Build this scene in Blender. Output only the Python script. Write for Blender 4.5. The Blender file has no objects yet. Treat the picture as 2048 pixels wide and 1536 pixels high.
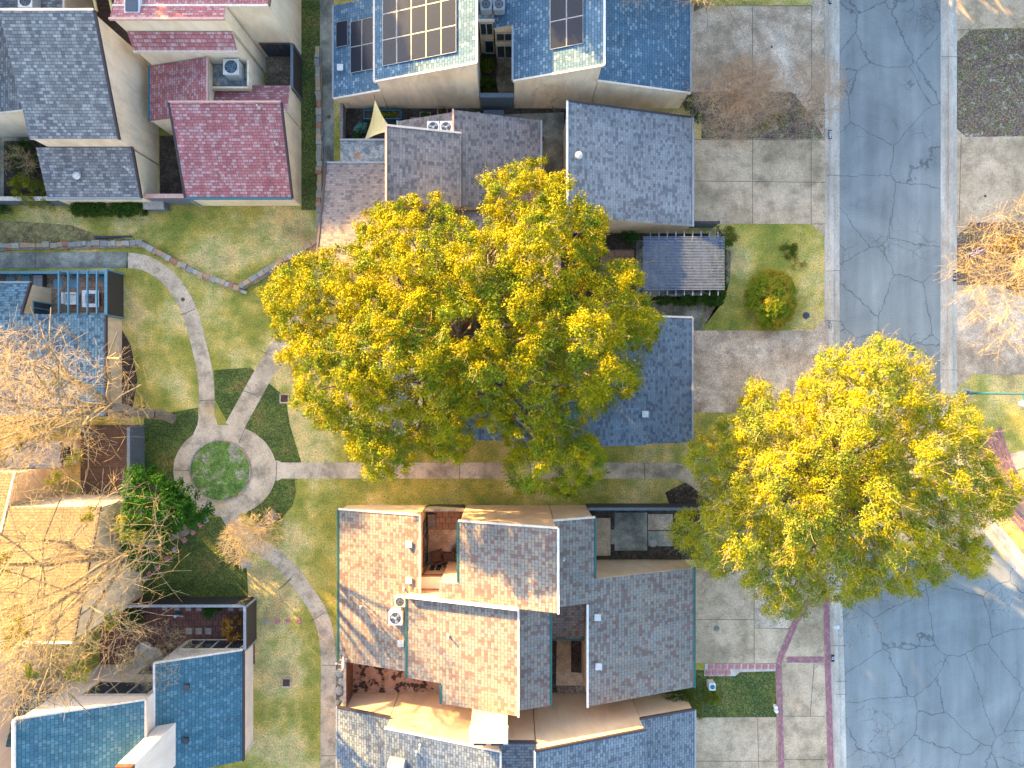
import bpy, bmesh, math, random
import numpy as np
from mathutils import Vector, Matrix
random.seed(7); RNG = np.random.default_rng(11)
SC = bpy.context.scene
COL = SC.collection
# ------------------------------------------------------------------ camera, light
H = 50.0; F = 1440.0; S = F / H          # camera height, focal length (photo px), ground px per metre
cam_d = bpy.data.cameras.new('camera'); cam = bpy.data.objects.new('camera', cam_d); COL.objects.link(cam)
cam.location = (0, 0, H); cam.rotation_euler = (0, 0, 0)
cam_d.sensor_width = 36; cam_d.lens = 36 * F / 2048.0; cam_d.clip_start = 0.5; cam_d.clip_end = 1500
SC.camera = cam
EL = math.radians(14.0)
SUNV = Vector((-0.7071 * math.cos(EL), 0.7071 * math.cos(EL), math.sin(EL))).normalized()
w = bpy.data.worlds.new('World'); SC.world = w; w.use_nodes = True
nt = w.node_tree; bg = nt.nodes['Background']
sky = nt.nodes.new('ShaderNodeTexSky'); sky.sky_type = 'NISHITA'; sky.sun_disc = False
sky.sun_elevation = EL; sky.sun_rotation = math.atan2(SUNV.x, SUNV.y)
sky.ozone_density = 1.0; sky.air_density = 1.0; sky.dust_density = 2.0
nt.links.new(sky.outputs[0], bg.inputs[0]); bg.inputs[1].default_value = 0.14
sd = bpy.data.lights.new('sun', 'SUN'); sd.energy = 5.0; sd.angle = math.radians(0.6); sd.color = (1.0, 0.60, 0.18)
sun = bpy.data.objects.new('sun', sd); COL.objects.link(sun); sun.location = (-40, 50, 60)
sun.rotation_euler = (-SUNV).to_track_quat('-Z', 'Y').to_euler()
SC.view_settings.view_transform = 'Standard'; SC.view_settings.look = 'None'
SC.view_settings.exposure = 2.6; SC.view_settings.gamma = 1.0
SC.cycles.max_bounces = 6; SC.cycles.diffuse_bounces = 3; SC.cycles.transparent_max_bounces = 8

# ------------------------------------------------------------------ helpers
def g2w(gx, gy, z=0.0): return ((gx - 1024) / S, (768 - gy) / S, z)
def P(px, py, z=0.0):
    r = (H - z) / F
    return ((px - 1024) * r, (768 - py) * r, z)
def plane(axis, g0, z0, g1, z1):
    k = (z1 - z0) / (g1 - g0)
    return (lambda gx, gy: z0 + k * ((gx if axis == 'x' else gy) - g0))
def flat(z): return lambda gx, gy: z
def onplane(px, py, zf, dz=0.0):
    z = 3.0
    for _ in range(12):
        r = (H - z) / H
        gx = 1024 + (px - 1024) * r; gy = 768 + (py - 768) * r
        z = zf(gx, gy) + dz
    return gx, gy, z
ORI = {}
def props(o, label=None, cat=None, group=None, kind=None):
    if label: o['label'] = label
    if cat: o['category'] = cat
    if group: o['group'] = group
    if kind: o['kind'] = kind
    return o
def thing(name, label, cat, loc=(0, 0, 0), group=None):
    o = bpy.data.objects.new(name, None); COL.objects.link(o); o.location = loc
    o.empty_display_size = 0.3; ORI[o.name] = Vector(loc)
    return props(o, label, cat, group)
def copy_tree(o, loc=None, rz=None, parent=None):
    c = o.copy(); COL.objects.link(c)
    if parent: c.parent = parent
    if loc is not None: c.location = loc
    if rz is not None: c.rotation_euler = (0, 0, rz)
    for ch in list(o.children): copy_tree(ch, parent=c)
    return c
class MB:
    def __init__(s): s.v = []; s.f = []; s.m = []
    def add(s, vs, fs, m=0):
        n = len(s.v); s.v += [tuple(a) for a in vs]
        for f in fs: s.f.append(tuple(i + n for i in f)); s.m.append(m)
        return s
    def box(s, x0, x1, y0, y1, z0, z1, m=0):
        return s.add([(x0,y0,z0),(x1,y0,z0),(x1,y1,z0),(x0,y1,z0),(x0,y0,z1),(x1,y0,z1),(x1,y1,z1),(x0,y1,z1)],
                     [(0,3,2,1),(4,5,6,7),(0,1,5,4),(1,2,6,5),(2,3,7,6),(3,0,4,7)], m)
    def rbox(s, cx, cy, cz, lx, ly, lz, a=0, m=0):
        c, n = math.cos(a), math.sin(a); vs = []
        for dz in (-lz/2, lz/2):
            for dx, dy in ((-lx/2,-ly/2),(lx/2,-ly/2),(lx/2,ly/2),(-lx/2,ly/2)):
                vs.append((cx + dx*c - dy*n, cy + dx*n + dy*c, cz + dz))
        return s.add(vs, [(0,3,2,1),(4,5,6,7),(0,1,5,4),(1,2,6,5),(2,3,7,6),(3,0,4,7)], m)
    def beam(s, a, b, w, h, m=0):
        a = Vector(a); b = Vector(b); d = (b - a); hz = Vector((d.x, d.y, 0))
        if hz.length < 1e-6: hz = Vector((1, 0, 0))
        n = Vector((-hz.y, hz.x, 0)).normalized() * (w / 2); u = Vector((0, 0, h / 2)) if abs(d.z) < 0.98 * d.length else hz.normalized() * (h / 2)
        vs = [a-n-u, a+n-u, a+n+u, a-n+u, b-n-u, b+n-u, b+n+u, b-n+u]
        return s.add(vs, [(0,1,2,3),(7,6,5,4),(0,4,5,1),(1,5,6,2),(2,6,7,3),(3,7,4,0)], m)
    def prism(s, poly, zb, zt, m=0, ms=None):
        n = len(poly); zb = zb if callable(zb) else (lambda x, y, q=zb: q); zt = zt if callable(zt) else (lambda x, y, q=zt: q)
        vs = [(x, y, zb(x, y)) for x, y in poly] + [(x, y, zt(x, y)) for x, y in poly]
        s.add(vs, [tuple(range(n))[::-1], tuple(range(n, 2*n))], m)
        b = len(s.v) - 2*n
        for i in range(n):
            j = (i + 1) % n; s.f.append((b+i, b+j, b+n+j, b+n+i)); s.m.append(m if ms is None else ms)
        return s
    def sheet(s, poly, z, m=0):
        return s.add([(x, y, z) for x, y in poly], [tuple(range(len(poly)))], m)
    def tube(s, a, b, r0, r1, n=8, m=0, caps=True):
        a = Vector(a); b = Vector(b); d = (b - a).normalized()
        t = Vector((1, 0, 0)) if abs(d.x) < 0.8 else Vector((0, 1, 0))
        u = d.cross(t).normalized(); v = d.cross(u); vs = []
        for p, r in ((a, r0), (b, r1)):
            for i in range(n):
                an = 2*math.pi*i/n; vs.append(p + u*(math.cos(an)*r) + v*(math.sin(an)*r))
        fs = [(i, (i+1) % n, n + (i+1) % n, n + i) for i in range(n)]
        if caps: fs += [tuple(range(n))[::-1], tuple(range(n, 2*n))]
        return s.add(vs, fs, m)
    def lathe(s, c, prof, n=16, m=0):
        vs = []; k = len(prof)
        for r, z in prof:
            for i in range(n):
                an = 2*math.pi*i/n; vs.append((c[0]+math.cos(an)*r, c[1]+math.sin(an)*r, c[2]+z))
        fs = []
        for q in range(k-1):
            for i in range(n): fs.append((q*n+i, q*n+(i+1) % n, (q+1)*n+(i+1) % n, (q+1)*n+i))
        fs.append(tuple(range(n))[::-1]); fs.append(tuple((k-1)*n+i for i in range(n)))
        return s.add(vs, fs, m)
    def build(s, name, mats, parent=None, fix=True, smooth=False, loc=None):
        me = bpy.data.meshes.new(name)
        org = ORI.get(parent.name, Vector((0, 0, 0))) if parent else Vector(loc or (0, 0, 0))
        me.from_pydata([(a[0]-org.x, a[1]-org.y, a[2]-org.z) for a in s.v], [], s.f)
        if not isinstance(mats, (list, tuple)): mats = [mats]
        for mt in mats: me.materials.append(mt)
        me.polygons.foreach_set('material_index', s.m)
        if fix:
            bm = bmesh.new(); bm.from_mesh(me); bmesh.ops.recalc_face_normals(bm, faces=bm.faces); bm.to_mesh(me); bm.free()
        if smooth: me.polygons.foreach_set('use_smooth', [True]*len(me.polygons))
        o = bpy.data.objects.new(name, me); COL.objects.link(o)
        if parent: o.parent = parent
        else: o.location = org
        ORI[o.name] = org
        return o
def W(poly): return [g2w(x, y)[:2] for x, y in poly]
def rect(x0, x1, y0, y1): return [(x0, y0), (x1, y0), (x1, y1), (x0, y1)]
def offset_poly(poly, d):
    n = len(poly); out = []
    area = sum(poly[i][0]*poly[(i+1) % n][1] - poly[(i+1) % n][0]*poly[i][1] for i in range(n))
    sg = 1 if area > 0 else -1
    for i in range(n):
        p0, p1, p2 = Vector(poly[i-1]), Vector(poly[i]), Vector(poly[(i+1) % n])
        e1 = (p1-p0).normalized(); e2 = (p2-p1).normalized()
        n1 = Vector((e1.y, -e1.x))*sg; n2 = Vector((e2.y, -e2.x))*sg
        k = 1 + n1.dot(n2); q = p1 + (n1+n2)*(d/max(k, 0.3)); out.append((q.x, q.y))
    return out
def inside(poly, x, y):
    x = np.asarray(x); y = np.asarray(y); r = np.zeros(x.shape, bool); n = len(poly)
    for i in range(n):
        x0, y0 = poly[i]; x1, y1 = poly[(i+1) % n]
        if y0 == y1: continue
        c = ((y0 > y) != (y1 > y)) & (x < (x1-x0)*(y-y0)/(y1-y0)+x0); r ^= c
    return r
def edgedist(poly, x, y):
    d = np.full(np.shape(x), 1e9); n = len(poly)
    for i in range(n):
        x0, y0 = poly[i]; x1, y1 = poly[(i+1) % n]; ex, ey = x1-x0, y1-y0
        t = np.clip(((x-x0)*ex+(y-y0)*ey)/(ex*ex+ey*ey), 0, 1)
        d = np.minimum(d, np.hypot(x-x0-t*ex, y-y0-t*ey))
    return d

# ------------------------------------------------------------------ materials
def mat(name):
    m = bpy.data.materials.new(name); m.use_nodes = True; t = m.node_tree
    return m, t, t.nodes['Principled BSDF']
def N(t, typ, **kw):
    n = t.nodes.new(typ)
    for k, v in kw.items():
        if k[0] == '_': n.inputs[k[1:].replace('_', ' ')].default_value = v
        else: setattr(n, k, v)
    return n
def ramp(t, fac, stops, interp='LINEAR'):
    r = t.nodes.new('ShaderNodeValToRGB'); e = r.color_ramp.elements; r.color_ramp.interpolation = interp
    while len(e) < len(stops): e.new(0.5)
    for i, (p, c) in enumerate(stops):
        e[i].position = p; e[i].color = (c, c, c, 1) if isinstance(c, (int, float)) else (*c, 1)
    t.links.new(fac, r.inputs[0]); return r.outputs[0]
def mix(t, a, b, fac=0.5, mode='MIX'):
    m = t.nodes.new('ShaderNodeMix'); m.data_type = 'RGBA'; m.blend_type = mode
    for s_, v in ((m.inputs[0], fac), (m.inputs[6], a), (m.inputs[7], b)):
        if hasattr(v, 'links'): t.links.new(v, s_)
        else: s_.default_value = v if isinstance(v, (int, float)) else (*v, 1)
    return m.outputs[2]
def noise(t, vec, scale, detail=3, rough=0.55, dist=0.0):
    n = N(t, 'ShaderNodeTexNoise', _Scale=scale, _Detail=detail, _Roughness=rough, _Distortion=dist)
    t.links.new(vec, n.inputs['Vector']); return n.outputs[0]
def coords(t, sc=(1, 1, 1), rot=0.0, loc=(0, 0, 0)):
    c = N(t, 'ShaderNodeTexCoord'); m = N(t, 'ShaderNodeMapping', _Scale=sc, _Rotation=(0, 0, rot), _Location=loc)
    t.links.new(c.outputs['Object'], m.inputs[0]); return m.outputs[0]
def bump(t, bsdf, h, strength=0.3, dist=0.02):
    b = N(t, 'ShaderNodeBump', _Strength=strength, _Distance=dist); t.links.new(h, b.inputs['Height']); t.links.new(b.outputs[0], bsdf.inputs['Normal'])
def plain(name, c, rough=0.7, metal=0.0, var=0.12, scale=6):
    m, t, b = mat(name); v = coords(t); n = noise(t, v, scale, 4)
    t.links.new(mix(t, ramp(t, n, [(0.3, 1-var*1.5), (0.7, 1+var)]), c, 1.0, 'MULTIPLY'), b.inputs['Base Color'])
    b.inputs['Roughness'].default_value = rough; b.inputs['Metallic'].default_value = metal; return m
def ground(name, big, bscale, mid, mscale, fine=(0.55, 1.45), fscale=28, rough=0.9, bmp=0.5, sc=(1, 1, 1), extra=None):
    m, t, b = mat(name); v = coords(t, sc)
    big = [(0.5+(p-0.5)*0.6, c_) for p, c_ in big]; mid = [(0.5+(p-0.5)*0.6, c_) for p, c_ in mid]
    c = ramp(t, noise(t, v, bscale, 4, 0.6, 0.4), big); c2 = ramp(t, noise(t, v, mscale, 5, 0.65), mid)
    fn = noise(t, v, fscale, 4, 0.7)
    c = mix(t, c, c2, 1.0, 'MULTIPLY'); c = mix(t, c, ramp(t, fn, [(0.36, fine[0]), (0.64, fine[1])]), 1.0, 'MULTIPLY')
    if extra: c = extra(t, v, c)
    t.links.new(c, b.inputs['Base Color']); b.inputs['Roughness'].default_value = rough
    if bmp: bump(t, b, fn, bmp, 0.03)
    return m
def shingle(name, c1, c2, c3, swap=False, bw=0.36, bh=0.17, third=0.35, mortar=0.35, var=0.12, band=0.0):
    m, t, b = mat(name); v = coords(t, rot=(math.pi/2 if swap else 0.0))
    br = N(t, 'ShaderNodeTexBrick', _Scale=1.0, _Mortar_Size=0.016, _Mortar_Smooth=0.4, _Bias=0.0)
    br.offset = 0.5; br.offset_frequency = 2; br.squash = 1.0
    br.inputs['Brick Width'].default_value = bw; br.inputs['Row Height'].default_value = bh
    br.inputs['Color1'].default_value = (*c1, 1); br.inputs['Color2'].default_value = (*c2, 1)
    br.inputs['Mortar'].default_value = (c1[0]*mortar, c1[1]*mortar, c1[2]*mortar, 1)
    t.links.new(v, br.inputs['Vector'])
    # third colour on scattered tabs
    b2 = N(t, 'ShaderNodeTexBrick', _Scale=1.0, _Mortar_Size=0.0, _Bias=0.0); b2.offset = 0.37; b2.offset_frequency = 3
    b2.inputs['Brick Width'].default_value = bw*0.62; b2.inputs['Row Height'].default_value = bh
    b2.inputs['Color1'].default_value = (0, 0, 0, 1); b2.inputs['Color2'].default_value = (1, 1, 1, 1)
    t.links.new(v, b2.inputs['Vector'])
    f3 = ramp(t, b2.outputs['Color'], [(1-third-0.03, 0.0), (1-third+0.03, 0.85)])
    fm = mix(t, f3, (0, 0, 0), br.outputs['Fac'])
    c = mix(t, br.outputs['Color'], c3, fm)
    pat = noise(t, v, 0.35, 4, 0.6); gr = noise(t, v, 45, 2)
    c = mix(t, c, ramp(t, pat, [(0.3, 1-var), (0.7, 1+var*0.8)]), 1.0, 'MULTIPLY')
    c = mix(t, c, ramp(t, gr, [(0.3, 0.8), (0.7, 1.2)]), 1.0, 'MULTIPLY')
    vs = coords(t, (2.2, 0.25, 1) if not swap else (0.25, 2.2, 1)); c = mix(t, c, ramp(t, noise(t, vs, 1.0, 4, 0.7), [(0.35, 0.84), (0.62, 1.1)]), 1.0, 'MULTIPLY')
    t.links.new(c, b.inputs['Base Color']); b.inputs['Roughness'].default_value = 0.9
    inv = ramp(t, br.outputs['Fac'], [(0, 1.0), (1, 0.0)]); bump(t, b, inv, 0.6, 0.03)
    return m
def stucco(name, c, stain=0.25, warm=(0.9, 0.78, 0.62)):
    m, t, b = mat(name); v = coords(t); vs = coords(t, (0.7, 0.7, 0.22))
    n1 = noise(t, v, 0.5, 5, 0.6); n2 = noise(t, vs, 1.2, 5, 0.7, 0.5); n3 = noise(t, v, 22, 3)
    c0 = mix(t, c, tuple(a*b_ for a, b_ in zip(c, warm)), ramp(t, n1, [(0.35, 0.0), (0.75, 0.6)]))
    c0 = mix(t, c0, ramp(t, n2, [(0.38, 1-stain*1.6), (0.6, 1.05)]), 1.0, 'MULTIPLY')
    c0 = mix(t, c0, ramp(t, n3, [(0.3, 0.93), (0.7, 1.07)]), 1.0, 'MULTIPLY')
    t.links.new(c0, b.inputs['Base Color']); b.inputs['Roughness'].default_value = 0.92; bump(t, b, n3, 0.25, 0.01)
    return m
def leafmat(name, c1, c2, c3=None, trans=0.35, rough=0.5):
    m = bpy.data.materials.new(name); m.use_nodes = True; t = m.node_tree; b = t.nodes['Principled BSDF']
    gi = N(t, 'ShaderNodeNewGeometry'); v = coords(t); n = noise(t, v, 0.55, 3)
    c = mix(t, c1, c2, gi.outputs['Random Per Island'])
    if c3: c = mix(t, c, c3, ramp(t, n, [(0.44, 0.0), (0.58, 0.9)]))
    t.links.new(c, b.inputs['Base Color']); b.inputs['Roughness'].default_value = rough
    b.inputs['Specular IOR Level'].default_value = 0.06
    tr = N(t, 'ShaderNodeBsdfTranslucent'); t.links.new(c, tr.inputs[0])
    mx = N(t, 'ShaderNodeMixShader'); mx.inputs[0].default_value = trans
    t.links.new(b.outputs[0], mx.inputs[1]); t.links.new(tr.outputs[0], mx.inputs[2])
    t.links.new(mx.outputs[0], t.nodes['Material Output'].inputs[0]); return m
def islandmat(name, stops, rough=0.85):
    m, t, b = mat(name); gi = N(t, 'ShaderNodeNewGeometry'); v = coords(t)
    c = ramp(t, gi.outputs['Random Per Island'], stops, 'CONSTANT')
    c = mix(t, c, ramp(t, noise(t, v, 14, 4, 0.7), [(0.3, 0.7), (0.7, 1.25)]), 1.0, 'MULTIPLY')
    t.links.new(c, b.inputs['Base Color']); b.inputs['Roughness'].default_value = rough; return m
def paver(name, c1, c2, bw, bh, swap=False, mort=(0.05, 0.04, 0.035), ms=0.012):
    m, t, b = mat(name); v = coords(t, rot=(math.pi/2 if swap else 0))
    br = N(t, 'ShaderNodeTexBrick', _Scale=1.0, _Mortar_Size=ms); br.inputs['Brick Width'].default_value = bw; br.inputs['Row Height'].default_value = bh
    br.inputs['Color1'].default_value = (*c1, 1); br.inputs['Color2'].default_value = (*c2, 1); br.inputs['Mortar'].default_value = (*mort, 1)
    t.links.new(v, br.inputs['Vector']); n = noise(t, v, 3, 5, 0.7)
    t.links.new(mix(t, br.outputs['Color'], ramp(t, n, [(0.3, 0.65), (0.7, 1.2)]), 1.0, 'MULTIPLY'), b.inputs['Base Color'])
    b.inputs['Roughness'].default_value = 0.85; return m
def corrug(name, c, axis=0, pitch=6.0):
    m, t, b = mat(name); v = coords(t)
    wv = N(t, 'ShaderNodeTexWave', _Scale=pitch, _Distortion=0.3); wv.bands_direction = 'XYZ'[axis]
    t.links.new(v, wv.inputs['Vector'])
    t.links.new(mix(t, ramp(t, wv.outputs[1], [(0.0, 0.45), (0.6, 1.2)]), c, 1.0, 'MULTIPLY'), b.inputs['Base Color'])
    b.inputs['Roughness'].default_value = 0.75; bump(t, b, wv.outputs[1], 0.5, 0.03); return m
M = {}
M['lawn'] = ground('lawn_grass', [(0.2, (0.18, 0.205, 0.03)), (0.4, (0.30, 0.275, 0.045)), (0.52, (0.43, 0.355, 0.085)), (0.64, (0.58, 0.46, 0.18)), (0.8, (0.42, 0.31, 0.13))], 0.16,
                   [(0.3, (0.72, 0.85, 0.7)), (0.5, (1, 1, 1)), (0.7, (1.3, 1.15, 1.1))], 0.9, (0.62, 1.38), 10, 0.95, 0.5)
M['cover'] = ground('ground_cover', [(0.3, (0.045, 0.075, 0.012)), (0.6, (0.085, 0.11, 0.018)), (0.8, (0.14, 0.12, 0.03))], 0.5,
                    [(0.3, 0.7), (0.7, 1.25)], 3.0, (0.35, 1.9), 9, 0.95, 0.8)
M['island'] = ground('moss_grass', [(0.35, (0.09, 0.16, 0.03)), (0.55, (0.14, 0.22, 0.04)), (0.68, (0.28, 0.26, 0.17))], 0.9,
                     [(0.3, 0.7), (0.7, 1.25)], 3.0, (0.5, 1.6), 14, 0.95, 0.8)
M['mulch'] = ground('mulch', [(0.2, (0.08, 0.06, 0.05)), (0.45, (0.20, 0.145, 0.12)), (0.58, (0.12, 0.12, 0.045)), (0.75, (0.32, 0.26, 0.22))], 1.3,
                    [(0.3, 0.6), (0.7, 1.4)], 6.0, (0.3, 2.0), 14, 0.95, 0.9)
M['dryturf'] = ground('dry_turf', [(0.3, (0.15, 0.12, 0.05)), (0.5, (0.26, 0.2, 0.08)), (0.75, (0.3, 0.26, 0.1))], 0.7, [(0.3, 0.7), (0.7, 1.25)], 3.0, (0.55, 1.5), 10)
M['soil'] = ground('soil', [(0.3, (0.035, 0.026, 0.02)), (0.7, (0.08, 0.055, 0.04))], 1.5, [(0.3, 0.6), (0.7, 1.4)], 6, (0.4, 1.7), 20)
M['conc'] = ground('concrete', [(0.3, (0.40, 0.30, 0.19)), (0.52, (0.54, 0.40, 0.265)), (0.75, (0.62, 0.47, 0.32))], 0.35,
                   [(0.28, 0.74), (0.5, 1.0), (0.7, 1.12)], 1.1, (0.78, 1.2), 10, 0.9, 0.2)
def lichen(t, v, c):
    for (px, py, r) in ((428, 822, 1.15), (441, 1006, 0.75), (545, 470, 0.5)):
        x, y, _ = g2w(px, py); d = N(t, 'ShaderNodeVectorMath', operation='DISTANCE'); d.inputs[1].default_value = (x, y, 0); t.links.new(v, d.inputs[0])
        f = ramp(t, d.outputs['Value'], [(0.0, 1.0), (min(1.0, r), 0.0)]); f = mix(t, f, ramp(t, noise(t, v, 1.8, 5, 0.7), [(0.35, 0.0), (0.6, 0.9)]), 1.0, 'MULTIPLY')
        c = mix(t, c, (0.5, 0.27, 0.03), f)
    return c
M['path'] = ground('path_concrete', [(0.3, (0.43, 0.335, 0.23)), (0.52, (0.56, 0.435, 0.305)), (0.75, (0.63, 0.5, 0.36))], 0.4,
                   [(0.28, 0.62), (0.5, 1.0), (0.7, 1.12)], 0.9, (0.82, 1.16), 10, 0.9, 0.2, extra=lichen)
M['curb'] = ground('curb_concrete', [(0.3, (0.48, 0.42, 0.35)), (0.7, (0.6, 0.54, 0.46))], 0.5,
                   [(0.3, 0.8), (0.7, 1.08)], 2.0, (0.88, 1.1), 16, 0.9, 0.2, (1, 0.35, 1))
M['aggr'] = ground('aggregate', [(0.3, (0.40, 0.30, 0.21)), (0.5, (0.52, 0.39, 0.28)), (0.75, (0.66, 0.54, 0.43))], 0.3,
                   [(0.3, 0.75), (0.7, 1.15)], 1.2, (0.62, 1.4), 15, 0.9, 0.4)
M['stain'] = ground('stained_concrete', [(0.3, (0.13, 0.13, 0.11)), (0.52, (0.26, 0.26, 0.21)), (0.7, (0.4, 0.38, 0.31))], 0.35,
                    [(0.28, 0.7), (0.7, 1.15)], 1.3, (0.72, 1.25), 16, 0.9, 0.3)
def asphalt():
    m, t, b = mat('asphalt'); v = coords(t)
    c = ramp(t, noise(t, v, 0.22, 4, 0.6, 0.5), [(0.3, (0.18, 0.20, 0.205)), (0.5, (0.235, 0.26, 0.265)), (0.75, (0.30, 0.325, 0.32))])
    vs = coords(t, (1.4, 0.12, 1)); c = mix(t, c, ramp(t, noise(t, vs, 0.9, 3), [(0.3, 0.85), (0.7, 1.12)]), 1.0, 'MULTIPLY')
    c = mix(t, c, ramp(t, noise(t, v, 14, 4, 0.7), [(0.3, 0.8), (0.7, 1.2)]), 1.0, 'MULTIPLY')
    nn = N(t, 'ShaderNodeTexNoise', _Scale=0.9, _Detail=5.0, _Roughness=0.65); t.links.new(v, nn.inputs['Vector'])
    sub = N(t, 'ShaderNodeVectorMath', operation='SUBTRACT'); sub.inputs[1].default_value = (0.5, 0.5, 0.5); t.links.new(nn.outputs['Color'], sub.inputs[0])
    scl = N(t, 'ShaderNodeVectorMath', operation='SCALE'); scl.inputs['Scale'].default_value = 0.7; t.links.new(sub.outputs[0], scl.inputs[0])
    ad = N(t, 'ShaderNodeVectorMath', operation='ADD'); t.links.new(v, ad.inputs[0]); t.links.new(scl.outputs[0], ad.inputs[1])
    for sc_, wd, ms, dk in ((0.27, 0.006, None, 0.5), (0.6, 0.010, (0.54, 0.6), 0.6), (1.5, 0.022, (0.6, 0.66), 0.68)):
        vo = N(t, 'ShaderNodeTexVoronoi', _Scale=sc_); vo.feature = 'DISTANCE_TO_EDGE'; t.links.new(ad.outputs[0], vo.inputs['Vector'])
        f = ramp(t, vo.outputs['Distance'], [(wd*0.5, 1.0), (wd*1.5, 0.0)])
        if ms: f = mix(t, f, ramp(t, noise(t, v, 0.25, 2), [(ms[0], 0.0), (ms[1], 1.0)]), 1.0, 'MULTIPLY')
        c = mix(t, c, mix(t, c, (dk, dk, dk), 1.0, 'MULTIPLY'), f)
    t.links.new(c, b.inputs['Base Color']); b.inputs['Roughness'].default_value = 0.9; return m
M['asphalt'] = asphalt()
M['joint'] = plain('joint', (0.07, 0.065, 0.055)); M['black'] = plain('black_paint', (0.012, 0.013, 0.016), 0.6)
M['whitep'] = plain('white_paint', (0.75, 0.78, 0.8), 0.6); M['greenp'] = plain('green_paint', (0.01, 0.07, 0.05), 0.6)
M['stone'] = islandmat('stone', [(0, (0.34, 0.30, 0.24)), (0.25, (0.42, 0.27, 0.17)), (0.45, (0.38, 0.36, 0.32)), (0.62, (0.45, 0.33, 0.2)), (0.8, (0.28, 0.26, 0.24)), (0.92, (0.36, 0.17, 0.11))])
M['brick'] = islandmat('brick', [(0, (0.36, 0.16, 0.17)), (0.3, (0.42, 0.19, 0.2)), (0.6, (0.32, 0.15, 0.18)), (0.85, (0.45, 0.24, 0.24))])
M['pinkp'] = plain('pink_paver', (0.52, 0.2, 0.2), 0.85, 0, 0.2, 4); M['greyp'] = plain('grey_paver', (0.36, 0.33, 0.29), 0.85, 0, 0.2, 4)
M['tilep'] = paver('patio_tile', (0.42, 0.24, 0.15), (0.36, 0.22, 0.14), 0.42, 0.42)
M['brickpat'] = paver('brick_patio', (0.17, 0.07, 0.055), (0.2, 0.09, 0.07), 0.42, 0.42, ms=0.02)
M['deck'] = paver('wood_deck', (0.1, 0.06, 0.04), (0.13, 0.08, 0.05), 3.2, 0.14)
M['gravel'] = ground('gravel', [(0.3, (0.16, 0.12, 0.09)), (0.7, (0.27, 0.21, 0.15))], 1, [(0.3, 0.8), (0.7, 1.2)], 3, (0.3, 1.9), 13)
M['flag'] = ground('flagstone', [(0.3, (0.2, 0.15, 0.09)), (0.7, (0.36, 0.29, 0.19))], 0.9, [(0.3, 0.7), (0.7, 1.2)], 3, (0.8, 1.2), 20)
M['beige'] = stucco('beige_stucco', (0.76, 0.6, 0.42), 0.1); M['beige_st'] = stucco('stained_stucco', (0.9, 0.74, 0.55), 0.12)
M['white_st'] = stucco('white_stucco', (0.8, 0.72, 0.66), 0.05, (0.95, 0.88, 0.8)); M['cream'] = stucco('cream_stucco', (0.85, 0.74, 0.56), 0.08)
M['tan'] = stucco('tan_stucco', (0.72, 0.53, 0.36), 0.06)
M['trim'] = plain('cream_trim', (0.75, 0.62, 0.5), 0.6); M['wtrim'] = plain('white_trim', (0.8, 0.79, 0.78), 0.5)
M['ptrim'] = plain('pink_trim', (0.62, 0.36, 0.3), 0.6); M['gtrim'] = plain('green_trim', (0.02, 0.12, 0.1), 0.5); M['dtrim'] = plain('dark_trim', (0.05, 0.035, 0.04), 0.6)
M['gut'] = plain('gutter_grey', (0.3, 0.32, 0.34), 0.4); M['btrim'] = plain('blue_trim', (0.1, 0.25, 0.33), 0.5)
def sh2(k, *a, **kw):
    M[k+'y'] = shingle(k+'_shingle_a', *a, swap=False, **kw); M[k+'x'] = shingle(k+'_shingle_b', *a, swap=True, **kw)
sh2('A', (0.27, 0.27, 0.26), (0.13, 0.13, 0.15), (0.36, 0.35, 0.34), third=0.2)
sh2('B', (0.38, 0.125, 0.135), (0.46, 0.20, 0.205), (0.5, 0.34, 0.34), third=0.28, mortar=0.5)
sh2('C', (0.07, 0.145, 0.22), (0.11, 0.19, 0.27), (0.24, 0.32, 0.37), third=0.18, mortar=0.5)
sh2('D', (0.29, 0.245, 0.225), (0.22, 0.185, 0.18), (0.12, 0.11, 0.125), third=0.26, mortar=0.6)
sh2('E', (0.27, 0.285, 0.30), (0.21, 0.22, 0.24), (0.12, 0.125, 0.15), third=0.26, mortar=0.6)
sh2('G', (0.16, 0.215, 0.27), (0.12, 0.16, 0.21), (0.075, 0.09, 0.13), third=0.28, mortar=0.6)
sh2('I', (0.26, 0.225, 0.185), (0.19, 0.195, 0.195), (0.17, 0.10, 0.092), third=0.28, mortar=0.45, bw=0.4, bh=0.2)
sh2('J', (0.16, 0.2, 0.25), (0.21, 0.25, 0.28), (0.09, 0.11, 0.15), third=0.25)
sh2('K', (0.04, 0.135, 0.20), (0.06, 0.175, 0.24), (0.11, 0.225, 0.28), third=0.22, mortar=0.5, bw=0.34, bh=0.19)
sh2('L', (0.26, 0.18, 0.10), (0.22, 0.155, 0.09), (0.17, 0.125, 0.08), third=0.2)
sh2('N', (0.17, 0.28, 0.33), (0.12, 0.2, 0.25), (0.05, 0.09, 0.14), third=0.3)
M['glass'], _t, _b = mat('window_glass'); _b.inputs['Base Color'].default_value = (0.03, 0.05, 0.07, 1); _b.inputs['Roughness'].default_value = 0.08; _b.inputs['Specular IOR Level'].default_value = 0.8
M['frame'] = plain('window_frame', (0.5, 0.42, 0.33), 0.5); M['dframe'] = plain('dark_frame', (0.06, 0.055, 0.06), 0.5)
M['fence_d'] = corrug('dark_fence', (0.05, 0.05, 0.052), 0, 5.0); M['fence_dy'] = corrug('dark_fence_side', (0.055, 0.048, 0.045), 1, 5.0)
M['fence_b'] = plain('blue_grey_board', (0.13, 0.16, 0.2)); M['wood'] = plain('weathered_wood', (0.22, 0.2, 0.19), 0.8, 0, 0.3, 5)
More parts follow.
